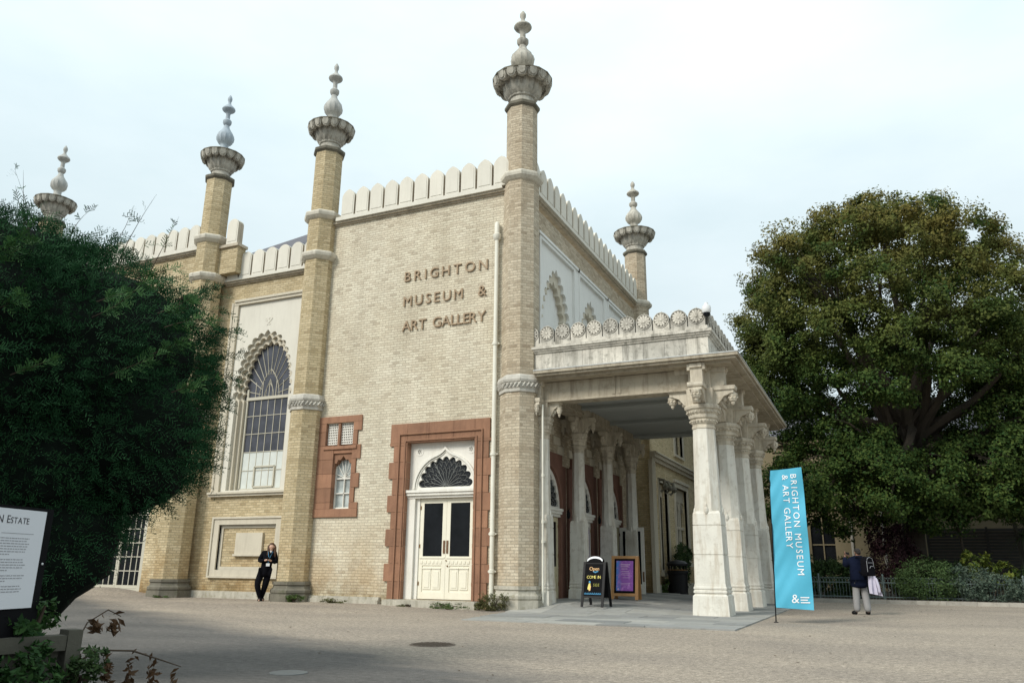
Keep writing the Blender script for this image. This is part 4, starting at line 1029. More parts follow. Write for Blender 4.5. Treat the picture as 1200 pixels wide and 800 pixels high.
# paved floor of the portico: one slab per stone
pv = bpy.data.objects.new('porch_pavement', None); COL.objects.link(pv); kind(pv, 'structure')
y = 15.15; row = 0
while y < 30.9:
    dy = random.choice((.62, .74, .9)); x0 = -8.55 if y > 18.0 else -8.0-.45*max(0, (y-15.15)/3); x1 = -2.5 if y < 30 else -7
    x = x0
    while x < x1-.05:
        dx = min(random.choice((.75, .95, 1.2, 1.45)), x1-x)
        if x1-x-dx < .35: dx = x1-x
        mb = MB(); a, b_, c, d_ = x+.006, x+dx-.006, y+.006, y+dy-.006; t = random.uniform(.018, .026)
        P = [(a, c), (b_, c), (b_, d_), (a, d_)]
        mb.hexa([(q[0], q[1], gz(*q)-.08) for q in P]+[(q[0], q[1], gz(*q)+t) for q in P])
        mb.build('paving_slab', random.choice(('slab', 'slab', 'slab2', 'slab3')), pv); x += dx
    y += dy; row += 1
mh = tag(MB().lathe(-5.80, 10.16, [(-.01,.32),(.006,.32),(.008,.30)], 28).build('manhole_cover', 'manhole_rust'), 'rusty round drain cover in the brown gravel before the white doors', 'drain cover', 'drain covers in the forecourt')
mh2 = tag(MB().lathe(-5.52, 6.8, [(-.01,.19),(.006,.19),(.009,.175)], 28).build('manhole_cover', 'manhole'), 'small pale grey drain cover in the dark tarmac at lower left', 'drain cover', 'drain covers in the forecourt')
mb = MB()
for k in range(9):
    for j in range(9):
        x_, y_ = -.24+.06*k, -.24+.06*j
        if math.hypot(x_, y_) < .27: mb.box(-5.80+x_-.015, -5.80+x_+.015, 10.16+y_-.015, 10.16+y_+.015, .004, .016)
mb.build('stud_pattern', 'manhole_rust', mh)

# fallen leaves and bits of debris scattered on the forecourt: nobody could count them
rl = np.random.default_rng(9); LP = np.stack([rl.uniform(-18, 3, 900), rl.uniform(4.5, 30.8, 900)], 1)
LP = LP[(rl.random(900) < .35) | (LP[:, 1] > 29.9) | ((LP[:, 1] > 18.0) & (LP[:, 1] < 18.6))]; LP = LP[~((LP[:, 0] < -2.4) & (LP[:, 0] > -9.2) & (LP[:, 1] > 15))]
LP = LP[(LP[:, 1] < 18.6) | (LP[:, 0] > -2.4)]
lv = []; lf = []
for x, y in LP:
    a = rl.uniform(0, 6.28); s_ = rl.uniform(.012, .032); c, q = math.cos(a)*s_, math.sin(a)*s_; z = gz(x, y)+.004; k = len(lv)
    lv += [(x+c, y+q, z+rl.uniform(0, .012)), (x-q*.5, y+c*.5, z), (x-c, y-q, z+rl.uniform(0, .012)), (x+q*.5, y-c*.5, z)]; lf.append((k, k+1, k+2, k+3))
lo_ = bpy.data.objects.new('fallen_leaves', np_mesh('fallen_leaves', np.array(lv), np.array(lf), 'leaf_brown')); COL.objects.link(lo_); kind(lo_, 'stuff'); lo_['label'] = 'small brown fallen leaves scattered over the gravel forecourt'; lo_['category'] = 'leaves'
# ================================================================== vegetation
def unit(v): return v/np.maximum(1e-9, np.linalg.norm(v, axis=-1, keepdims=True))
def leaves(P, size, aspect=.55, up_bias=None, jit=1.0, fold=.18, nrm=None):
    """one small folded quad per point; returns verts, faces"""
    n = len(P); a = unit(rng.normal(size=(n, 3))); 
    if nrm is not None: a = unit(a*jit+nrm)
    b = unit(np.cross(a, rng.normal(size=(n, 3)))); c = np.cross(a, b)
    s = size*rng.uniform(.6, 1.35, (n, 1))
    V = np.stack([P+b*s*.5, P+c*s*aspect*.5-a*s*fold, P-b*s*.5, P-c*s*aspect*.5-a*s*fold], 1).reshape(-1, 3)
    return V, np.arange(n*4).reshape(n, 4)
def ell_shell(n, c, r, inner=.72, zmin=None):
    d = unit(rng.normal(size=(n, 3))); rad = rng.uniform(inner, 1.0, (n, 1))**.6
    return np.array(c)+d*np.array(r)*rad, d
def in_ell(P, c, r, k=1.0): return (((P-np.array(c))/(np.array(r)*k))**2).sum(1) < 1
def tree(name, label, base, lobes, limbs, trunk, mat, leaf, nclump, per, clump_r, group=None, barkm='bark', seed=1, inner=.6):
    global rng; rng = np.random.default_rng(seed)
    t = thing(name, label, 'tree', base, 0, group); B = np.array(base)
    MB_ = MB().tube(trunk[0], trunk[1], 9); MB_.build('trunk', barkm, t, 40)
    for pth, r in limbs: MB().tube(pth, r, 6).build('limb', barkm, t, 40)
    vol = np.array([l[1][0]*l[1][1]*l[1][2] for l in lobes])**(2/3); pr = vol/vol.sum()
    Ps = []; Ns = []
    for k in range(nclump):
        i = rng.choice(len(lobes), p=pr); c, r = np.array(lobes[i][0]), np.array(lobes[i][1])
        d = unit(rng.normal(size=3)); d[2] = d[2]*.9+.12; q = c+d*r*rng.uniform(inner, 1)**.6
        cr_ = clump_r*rng.uniform(.6, 1.3); m_ = int(per*rng.uniform(.7, 1.3))
        off = rng.normal(size=(m_, 3)).clip(-1.7, 1.7)*cr_*np.array([.5, .5, .36]); Ps.append(q+off); Ns.append(d*.55+np.array([0, 0, .55])+off/cr_*.6)
    P = np.concatenate(Ps); N = unit(np.concatenate(Ns))
    V, F = leaves(P, leaf, .62, jit=.75, nrm=N)
    me = np_mesh('crown', V-B, F, mat); o = bpy.data.objects.new('crown', me); COL.objects.link(o); o.parent = t
    return t
# --- the big evergreen oak
TX, TY = 1.25, 37.0
lob = []
for k in range(72):          # leafy lobes spread over a broad dome
    zf = 1-1.55*(k+.5)/72; a = k*2.399963
    h = max(0, 1-abs(zf)**2.6)**(1/2.1); rr = random.uniform(.95, 1.4)
    q = random.uniform(.93, 1.04)
    lob.append(((TX-.25+h*4.95*q*math.cos(a), TY+h*4.8*q*math.sin(a), 10.7+zf*5.85*q), (rr*1.1, rr*1.1, rr*.72)))
for k in range(5):          # inner lobes
    a = random.uniform(0, 6.28); h = random.uniform(1, 3.2); lob.append(((TX+h*math.cos(a), TY+h*math.sin(a), random.uniform(9, 14.5)), (1.1, 1.1, .7)))
for x, y, z, r in ((-2.9, 36, 7.6, 1.6), (-3.2, 35.8, 10.2, 1.7), (-1.9, 34.5, 5.2, 1.5), (-2.7, 36.5, 4.6, 1.3), (.2, 34.2, 5.0, 1.6), (4.2, 35, 5.2, 1.7), (5.6, 36, 6.8, 1.8), (3.4, 35.5, 4.0, 1.1), (-.9, 35.5, 3.9, 1.1), (5.0, 36.5, 9.4, 1.9), (-1.6, 33.6, 4.2, 1.2), (.6, 33.4, 3.9, 1.1), (2.0, 34.2, 4.4, 1.3), (-3.6, 35, 4.0, 1.3), (4.6, 34.5, 4.0, 1.1), (6.2, 35.4, 4.6, 1.4), (-.4, 34, 6.2, 1.4), (6.2, 36.4, 8.6, 1.3), (-3.9, 36.2, 6.0, 1.3), (-1.4, 35.2, 3.0, .8), (.8, 34.6, 3.3, .9), (2.2, 35.4, 3.1, .9), (5.4, 36.6, 3.6, 1.1), (-2.6, 34.8, 3.5, .9), (-.2, 36, 5.2, 1.4), (3.6, 36.5, 5.5, 1.5)):
    lob.append(((x, y, z), (r, r, r*.8)))
lim = []
for k, (c, r) in enumerate(lob):
    if k % 4 == 0 or k > 76:
        s0 = Vector((TX+.25, TY, random.uniform(4.2, 7.2))); e = Vector(c); m_ = s0.lerp(e, .5)+Vector((random.uniform(-.5, .5), random.uniform(-.5, .5), random.uniform(-.2, .7)))
        q1 = s0.lerp(m_, .5)+Vector((random.uniform(-.2,.2), random.uniform(-.2,.2), .1)); q2 = m_.lerp(e, .5)+Vector((random.uniform(-.3,.3), random.uniform(-.3,.3), .2))
        lim.append(([s0, q1, m_, q2, e], [.27, .21, .15, .09, .035]))
        for j in range(2):
            e2 = e+Vector((random.uniform(-1, 1), random.uniform(-1, 1), random.uniform(-.3, 1))); lim.append(([q2, q2.lerp(e2, .5)+Vector((0, 0, .15)), e2], [.06, .04, .015]))
tree('broad_oak_tree', 'big round-topped evergreen tree turning yellow at the top, right of the portico', (TX, TY, 0), lob, lim,
     ([(TX-.1, TY, -.1), (TX-.05, TY, 1.2), (TX+.05, TY, 2.8), (TX+.25, TY+.05, 4.6), (TX+.2, TY, 6.6), (TX+.1, TY, 8.6)], [.62, .47, .42, .44, .33, .2]), 'leaf_tree', .125, 2300, 150, .52, seed=11, inner=.78)
lob2 = [((8.6, 40.5, 8.6), (2.6, 2.6, 2.2)), ((7.0, 40, 6.6), (2.2, 2.2, 1.9)), ((9.6, 40, 6.2), (2.6, 2.4, 2)), ((6.4, 39.6, 4.4), (1.8, 1.8, 1.2)), ((8.6, 39.5, 4.0), (2, 2, 1.2)), ((11, 41, 9), (2.4, 2.4, 2.2)), ((9.4, 41, 10.8), (1.9, 1.9, 1.6))]
tree('dark_leafy_tree', 'dark leafy tree cut by the right edge of the picture', (8.6, 41, 0), lob2, [([(8.6,41,4), (7.8,40.5,6), (7,40,7.4)], [.18,.12,.04]), ([(8.6,41,4.2), (9.3,40.6,6.4), (9.8,40.2,8.4)], [.18,.12,.04])],
     ([(8.6,41,-.1), (8.7,41,2), (8.6,41,4.2), (8.7,40.8,7), (9.2,40.9,10)], [.34,.27,.24,.16,.05]), 'leaf_tree2', .20, 700, 90, .6, seed=5)
lob3 = [((2.5, 36.0, 3.75), (1.0, .9, .42)), ((3.7, 35.6, 3.45), (.95, .9, .36)), ((1.6, 36.2, 4.1), (.8, .8, .4)), ((4.3, 35.9, 3.9), (.7, .7, .35))]
tree('small_maple_tree', 'low light green sapling spreading under the big tree', (2.9, 36.4, 0), lob3, [([(2.9,36.4,2.6), (2.6,36.2,3.2), (2.0,36.1,3.8)], [.04,.03,.01]), ([(2.9,36.4,2.7), (3.4,36,3.2), (4.1,35.7,3.6)], [.04,.03,.01])],
     ([(2.9,36.4,-.1), (2.95,36.4,1.4), (2.9,36.4,2.9), (3.0,36.2,3.6)], [.07,.055,.045,.02]), 'leaf_bright', .17, 130, 45, .42, seed=8)

def shrub(name, label, base, blobs, mat, n, size, group='shrubs in the planting bed', cat='shrub', stems=6, aspect=.45, inner=.7, seed=3):
    global rng; rng = np.random.default_rng(seed)
    t = thing(name, label, cat, base, 0, group); B = np.array(base)
    mb = MB(); zt = max(c[2]+.4*r[2] for c, r in blobs)
    for k in range(stems):
        c, r = random.choice(blobs); e = (c[0]+random.uniform(-.5, .5)*r[0], c[1]+random.uniform(-.5, .5)*r[1], c[2]+random.uniform(.0, .6)*r[2])
        mb.tube([(base[0]+random.uniform(-.05, .05), base[1]+random.uniform(-.05, .05), base[2]-.03), ((base[0]+e[0])/2, (base[1]+e[1])/2, (base[2]+e[2])/2+.03), e], [.018, .013, .005], 5)
    mb.build('stem', 'twig', t)
    Ps = []; Ns = []
    w_ = np.array([r[0]*r[1]*r[2] for c, r in blobs])**(2/3); w_ /= w_.sum()
    for (c, r), f_ in zip(blobs, w_):
        m_ = int(n*f_); k = max(4, m_//26)
        cc, d = ell_shell(k, c, r, inner); idx = rng.integers(0, k, m_)
        Ps.append(cc[idx]+rng.normal(size=(m_, 3))*np.array(r)*.13); Ns.append(d[idx])
    P = np.concatenate(Ps); N = np.concatenate(Ns); ok = P[:, 2] > base[2]+.01; P, N = P[ok], N[ok]
    V, F = leaves(P, size, aspect, nrm=unit(N*.7+np.array([0, 0, .5])), jit=.9)
    o = bpy.data.objects.new('foliage', np_mesh('foliage', V-B, F, mat)); COL.objects.link(o); o.parent = t; return t
shrub('clipped_shrub', 'rounded green dome-shaped bush bulging over the railing', (1.45, 33.9, .1), [((1.4, 33.2, .72), (1.0, .75, .78)), ((.85, 33.3, .55), (.6, .5, .5)), ((2.05, 33.3, .55), (.55, .5, .5))], 'leaf_dome', 9000, .085, seed=21, inner=.86, aspect=.4)
shrub('purple_shrub', 'tall dark purple-leaved shrub behind the man with the backpack', (.4, 35.6, .1), [((.35, 35.5, 1.5), (.85, .7, 1.2)), ((.0, 35.4, 2.5), (.5, .5, .7)), ((.9, 35.4, 1.3), (.6, .5, .8)), ((.5, 35.3, 2.9), (.35, .35, .45))], 'leaf_purple', 7000, .12, seed=22)
shrub('grey_green_shrub', 'sprawling grey-green shrub pushing through the railing right of the round bush', (3.1, 33.7, .1), [((2.75, 33.15, .7), (.7, .55, .6)), ((3.5, 33.05, .5), (.7, .5, .5)), ((2.4, 33.3, 1.0), (.4, .4, .35))], 'leaf_grey', 6000, .10, seed=23, aspect=.3)
shrub('feathery_shrub', 'dense blue-green shrub hanging over the kerb at the right edge', (4.9, 33.2, .1), [((4.6, 32.6, .5), (.75, .55, .5)), ((5.6, 32.7, .55), (.8, .6, .55)), ((6.5, 32.8, .6), (.8, .6, .6))], 'leaf_grey', 6500, .10, seed=24, aspect=.3)
shrub('yellow_leaved_shrub', 'bright yellow-green variegated bush before the slatted screen', (3.6, 35.6, .1), [((3.4, 35.5, 1.15), (.6, .5, .6)), ((4.1, 35.5, 1.0), (.55, .45, .45)), ((3.0, 35.4, 1.5), (.3, .3, .4))], 'leaf_yellow', 1300, .15, seed=25, inner=.4)
shrub('low_garden_shrub', 'mixed low green shrub behind the railing left of the man', (-1.7, 34.6, .1), [((-1.9, 34.5, .75), (.75, .5, .65)), ((-1.1, 34.6, .65), (.6, .5, .55)), ((-2.6, 34.6, .9), (.6, .5, .7))], 'leaf_mid', 5500, .12, seed=26)
shrub('fern_shrub', 'pale arching fern-like plant above the low green shrub', (-1.4, 35.4, .1), [((-1.5, 35.3, 1.3), (.8, .5, .32)), ((-.7, 35.4, 1.15), (.5, .4, .3))], 'leaf_dome', 1500, .18, seed=27, aspect=.25)
shrub('low_garden_shrub', 'dark green shrub in the bed under the big tree, right of the purple shrub', (2.3, 36.6, .1), [((2.3, 36.4, .8), (1.0, .6, .7)), ((1.4, 36.6, .9), (.7, .6, .8)), ((5.8, 36.2, .8), (1.2, .7, .7)), ((7.6, 36.2, .9), (1.2, .7, .8))], 'leaf_mid', 6000, .13, seed=28)
shrub('low_garden_shrub', 'dark shrub behind the banner flag beside the house', (-3.6, 35.0, .1), [((-3.7, 34.9, .9), (.9, .6, .8)), ((-4.8, 34.9, 1.0), (.9, .6, .9))], 'leaf_mid', 4500, .13, seed=29)
shrub('wall_shrub', 'dark evergreen shrub against the buff brick wall beside the litter bin', (-7.3, 32.6, .2), [((-7.35, 32.5, 1.1), (.38, .6, .75)), ((-7.3, 32.9, 1.6), (.32, .5, .45))], 'leaf_mid', 2600, .10, 'shrubs by the rear wall', seed=30)
shrub('wall_shrub', 'small ragged weed bush at the foot of the narrow rear window', (-7.55, 31.0, .2), [((-7.55, 31.1, .45), (.22, .5, .32))], 'leaf_weed', 700, .09, 'shrubs by the rear wall', seed=31)
# palm-like yucca
yu = thing('yucca_plant', 'spiky palm-like plant with drooping sword leaves before the slatted screen', 'plant', (5.2, 38.6, .1))
for hx, hy, hz in ((5.0, 38.6, 4.1), (5.5, 38.5, 3.0), (5.9, 38.7, 4.4), (5.25, 38.3, 2.5)):
    MB().tube([(5.2, 38.6, 0), ((5.2+hx)/2+.06, 38.6, hz*.5), (hx, hy, hz)], [.10, .08, .07], 7).build('trunk', 'wood', yu, 40)
    mb = MB()
    for k in range(60):
        a = random.uniform(0, 6.28); e = random.uniform(-.5, 1.2); L = random.uniform(.55, .85); dx, dy = math.cos(a), math.sin(a)
        pts = []
        for i in range(5):
            s_ = i/4; pts.append((hx+dx*L*s_*math.cos(e), hy+dy*L*s_*math.cos(e), hz+L*s_*math.sin(e)-.45*s_*s_*L*1.2, .022*(1-s_*.9)))
        for p_, q_ in zip(pts, pts[1:]):
            mb.quad((p_[0]-dy*p_[3], p_[1]+dx*p_[3], p_[2]), (p_[0]+dy*p_[3], p_[1]-dx*p_[3], p_[2]), (q_[0]+dy*q_[3], q_[1]-dx*q_[3], q_[2]), (q_[0]-dy*q_[3], q_[1]+dx*q_[3], q_[2]))
    mb.build('leaf_head', 'leaf_spike', yu)
# weeds along the foot of the building
def weed(label, x, y, r, h, mat, n, size, seed):
    z = gz(x, y)
    return shrub('weed', label, (x, y, z), [((x, y, z+h*.45), (r, r*.5, h*.5)), ((x-r*.5, y, z+h*.3), (r*.6, r*.4, h*.35))], mat, n, size, 'weeds along the foot of the walls', 'weed', 5, .3, .3, seed)
weed('bushy grey-green weed at the foot of the corner tower and downpipe', -8.95, 18.62, .42, .52, 'leaf_dry', 1500, .07, 41)
weed('low green weed growing along the stone step of the white doors', -10.3, 18.78, .55, .20, 'leaf_weed', 600, .06, 42)
weed('tiny weed tuft at the left end of the door step', -11.5, 18.84, .35, .08, 'leaf_dry', 160, .05, 47)
weed('flat dry weed tuft at the wall under the small red-framed window', -14.0, 18.95, .45, .14, 'leaf_dry', 500, .06, 43)
weed('dark green weed at the right of the left gable tower base', -15.1, 18.62, .32, .24, 'leaf_weed', 600, .07, 44)
weed('thin weed beside the mossy base of the left-hand tower', -20.2, 18.62, .4, .10, 'leaf_weed', 250, .06, 45)
weed('small orange-flowered weed between step and downpipe', -9.45, 18.86, .14, .26, 'leaf_yellow', 160, .05, 46)

# --- the yew in the left foreground
yw = thing('yew_tree', 'huge dark green yew bush filling the left side of the picture', 'tree', (-8.2, 5.2, 0))
O_ = np.array((-7.35, 5.2, 0)); rv = np.array((.577, .816, 0)); dv = np.array((-.816, .577, 0))
YL_ = [(-1.15,.3,2.95,1.75,1.5,1.62), (.12,.2,3.05,1.22,1.2,1.16), (.50,.0,2.38,.93,.9,.85), (-.08,.1,1.27,.90,.8,.84), (-.7,.0,1.38,.95,.8,.98), (-1.9,.2,1.5,1.2,1,1.4), (.68,-.05,1.95,.62,.6,.48), (-.1,-.1,1.95,.7,.7,.75), (-.62,.2,3.7,.9,.9,.75), (-2.6,.3,3.2,1.4,1.3,1.5)]
rng = np.random.default_rng(3)
loc = []; nor = []
tot = sum((q[3]*q[5]) for q in YL_)
for i, q in enumerate(YL_):
    n_ = int(42000*(q[3]*q[5])/tot); d = unit(rng.normal(size=(n_, 3))); c = np.array(q[:3]); r = np.array(q[3:])
    bmp_ = 1+.10*np.sin(d[:, :1]*7+i)*np.sin(d[:, 2:]*6+2*i)+.06*np.sin(d[:, 1:2]*15+i*3)+rng.normal(size=(n_, 1))*.03
    rad_ = rng.uniform(.86, 1.0, (n_, 1)); rad_ = np.where(c[2]+d[:, 2:]*r[2] < 1.9, rad_*.93, rad_); p = c+d*r*bmp_*rad_; keep = np.ones(n_, bool)
    for j, q2 in enumerate(YL_):
        if j != i: keep &= ~in_ell(p, q2[:3], q2[3:], .86)
    keep &= p[:, 2] > .80+.5*np.clip(p[:, 0]-.05, 0, 1); keep &= p[:, 1] < .75       # what faces away from every view of the place is left thin
    loc.append(p[keep]); nor.append(unit(d/r)[keep])
P = np.concatenate(loc); N = np.concatenate(nor)
ax = unit(N*.75+rng.normal(size=P.shape)*.45+np.array([.45, -.2, .3])*(P[:, 2:]-1.0).clip(0, 1))
def sprays(P, ax, nb, Ls, bl, bw):
    n = len(P); side = unit(np.cross(ax, unit(rng.normal(size=(n, 3))))); L = Ls*rng.uniform(.6, 1.4, (n, 1)); nn = np.cross(ax, side); out = []
    for k in range(nb):
        t = (k+.5)/nb; sg = 1 if k % 2 else -1
        b0 = P+ax*L*t-np.array([0, 0, .10])*t*t*L/.3; di = unit(ax*.75+side*sg*.8+nn*rng.normal(size=(n, 1))*.25+rng.normal(size=(n, 3))*.1); wv = unit(np.cross(di, nn))*bw*(1-.3*t)
        e = b0+di*bl*(1.1-.6*t)
        out.append(np.stack([b0-wv*.4, b0+wv*.4, e+wv*.5, e-wv*.5], 1))
    V = np.concatenate(out, 0).reshape(-1, 3); return V, np.arange(len(V)).reshape(-1, 4)
V, F = sprays(P, ax, 10, .20, .050, .0085)
to_w = lambda V: O_+V[:, :1]*rv+V[:, 1:2]*dv+V[:, 2:]*np.array([0, 0, 1.])
B = np.array(ORG[yw.name])
o = bpy.data.objects.new('crown', np_mesh('crown', to_w(V)-B, F, 'leaf_yew')); COL.objects.link(o); o.parent = yw
# long outer shoots: on the skyline, to the right, and a few fresh pale ones on the face
mb = MB(); SP = []; SA = []; FP = []; FA = []
def shoot(p, d, L, fresh=False, dens=9):
    p = np.array(p, float); d = unit(np.array(d, float)); pts = []
    bend = rng.normal(size=3)*.25
    for i in range(6):
        t = i/5; pts.append(p+d*L*t+bend*t*t*L*.5)
    mb.tube([tuple(to_w(q[None])[0]) for q in pts], [.006, .005, .004, .003, .002, .001], 4)
    for i in range(dens):
        t = rng.uniform(.1, 1); q = p+d*L*t+bend*t*t*L*.5; (FP if fresh else SP).append(q); (FA if fresh else SA).append(unit(d+rng.normal(size=3)*.5))
for k in range(26): a = rng.uniform(-2.1, .75); zt = 4.35 if a > -.1 else 4.5; shoot((a, rng.uniform(-.6, .6), zt-.25-.45*max(0, a)**2), (rng.normal()*.5+.2, rng.normal()*.3, 1), rng.uniform(.3, .85), dens=4)
for k in range(52): z = rng.uniform(1.7, 4.0); e = 1.28 if 2.2 < z < 3.5 else 1.0; shoot((e-.1, rng.uniform(-.4, .4), z), (1, rng.normal()*.3, .25+rng.normal()*.3), rng.uniform(.2, .5), dens=14)
for k in range(16): a = rng.uniform(-1.3, 1.0); z = rng.uniform(2.5, 3.9); shoot((a, -1.05+.2*abs(a), z), (.75, -.5, .35), rng.uniform(.3, .6), fresh=rng.random() < .6, dens=16)
for k in range(8): a = rng.uniform(.2, 1.2); shoot((a, rng.uniform(-.5, .2), 1.75), (.5, -.2, -.3), rng.uniform(.1, .22), dens=10)
kind(mb.build('twig', 'twig', yw), 'stuff')
V, F = sprays(np.array(SP), np.array(SA), 9, .14, .055, .009); o = bpy.data.objects.new('shoot', np_mesh('shoot', to_w(V)-B, F, 'leaf_yew')); COL.objects.link(o); o.parent = yw
V, F = sprays(np.array(FP), np.array(FA), 9, .13, .06, .011); o = bpy.data.objects.new('fresh_shoot', np_mesh('fresh_shoot', to_w(V)-B, F, 'leaf_yew_new')); COL.objects.link(o); o.parent = yw
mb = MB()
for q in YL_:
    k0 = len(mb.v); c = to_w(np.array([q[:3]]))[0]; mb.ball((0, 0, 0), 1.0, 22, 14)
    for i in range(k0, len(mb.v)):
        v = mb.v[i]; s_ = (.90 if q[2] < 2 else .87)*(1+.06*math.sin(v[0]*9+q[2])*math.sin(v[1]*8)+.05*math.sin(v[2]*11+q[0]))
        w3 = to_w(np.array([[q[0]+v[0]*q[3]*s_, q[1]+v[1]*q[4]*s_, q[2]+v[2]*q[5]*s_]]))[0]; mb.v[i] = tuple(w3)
mb.build('light_block_core', 'yew_core', yw, 60)  # opaque dark lumps added inside the crown to stop light passing through
MB().tube([tuple(to_w(np.array([[-1.0,.3,z]]))[0]) for z in (-.1, .5, 1.2, 2.2)], [.30, .24, .22, .15], 9).build('trunk', 'bark', yw, 40)
# ================================================================== garden railing
fr_ = thing('garden_railing', 'low grey-green bow-topped metal railing along the planting bed', 'railing', (0, 33.0, .1))
bar_me = MB().lathe(0, 0, [(-.05,.008),(.62,.008)], 6).mesh('bar', M['rail'])
hp = MB(); hp.tube([(-.11*math.cos(t*math.pi/8), 0, .62+.13*math.sin(t*math.pi/8)) for t in range(9)], .008, 5); hoop_me = hp.mesh('hoop', M['rail'])
post_me = MB().lathe(0, 0, [(-.1,.028),(.80,.028),(.81,.04),(.86,.03),(.88,.01)], 8).mesh('post', M['rail'])
x0, nb = -6.6, 134
for k in range(nb): link_mesh('bar', bar_me, fr_, (x0+.11*k, 0, 0))
for k in range(0, nb-2, 1):
    link_mesh('hoop', hoop_me, fr_, (x0+.11*k+.11, .0 if k % 2 else .024, 0))
for k in range(8): link_mesh('post', post_me, fr_, (x0+.055+2.2*k-.11, 0, 0))
MB().box(x0, x0+.11*nb, 32.985, 33.015, .16, .19).box(x0, x0+.11*nb, 32.985, 33.015, .66, .69).build('rail', 'rail', fr_)

# ================================================================== banner flag
fl = thing('banner_flag', 'tall turquoise feather banner with white lettering on a thin black pole', 'flag', (-2.15, 18.2, 0))
fy = 18.2
def ripple(u, v): return .03*math.sin(v*3.1+u*2.2)+.016*math.sin(v*6.0-u*5)*(.3+u)+.04*u*math.sin(v*1.3+.5)+.010*math.sin((v-u*1.3)*13)*max(0, 1-u*1.2)
def cloth_pt(u, v, off=0):      # u 0..1 from pole to free edge, v height
    t = (v-.27)/2.9; xl = -2.135+.085*t; xr = -1.385-.005*t+.015*math.sin(t*3)
    return (xl+(xr-xl)*u, fy-ripple(u, v)-off, v)
mb = MB(); nu, nv = 14, 60
def hgt(u, j): lo = .30-.035*u; hi = 3.15+.055*u; return lo+(hi-lo)*j/nv
for off in (.003, -.003):
    k0 = len(mb.v)
    for j in range(nv+1):
        for i in range(nu+1): mb.v.append(cloth_pt(i/nu, hgt(i/nu, j), off))
    for j in range(nv):
        for i in range(nu):
            q = (k0+j*(nu+1)+i, k0+j*(nu+1)+i+1, k0+(j+1)*(nu+1)+i+1, k0+(j+1)*(nu+1)+i); mb.f.append(q if off > 0 else q[::-1])
M['teal'] = pm('turquoise_banner_cloth', (.075,.385,.545), .65, .07, 2, .12, 9)
mb.build('cloth', 'teal', fl, 60)
MB().tube([(-2.16, fy, -.02), (-2.15, fy, .3), (-2.05, fy, 3.17)], .014, 6).build('pole', 'iron', fl)
MB().lathe(-2.16, fy, [(-.02,.05),(.01,.05),(.02,.02)], 10).build('ground_socket', 'iron', fl)
def TFl(x_right):     # text running down the cloth: u goes down, v goes right
    def T(u, v, w):
        X = x_right+v; z = u; c = (X+2.12)/.735
        return cloth_pt(min(1, max(0, c)), z, .012+w)
    return T
def flagtext(line, xl, z0, z1, cap):
    T = TFl(xl); text(line, lambda u, v, w: T(z0+z1-u if False else -u, v, w), -z1, -z0, 0, cap, 0, .002, 'whiteprint', fl, .42)
flagtext('BRIGHTON MUSEUM', -1.65, .96, 3.06, .130)
flagtext('& ART GALLERY', -1.84, 1.50, 3.05, .130)
Tn = lambda u, v, w: cloth_pt((u+2.12)/.735, v, .010+w)
text('&', Tn, -1.80, -1.66, .40, .17, 0, .002, 'whiteprint', fl)
for k, L in enumerate((.17, .14, .18)):     # tiny lines of print, too small to read
    MB().tbox(Tn, -1.63, -1.63+L, .50-.05*k, .522-.05*k, 0, .002).build('print_line', 'whiteprint', fl)

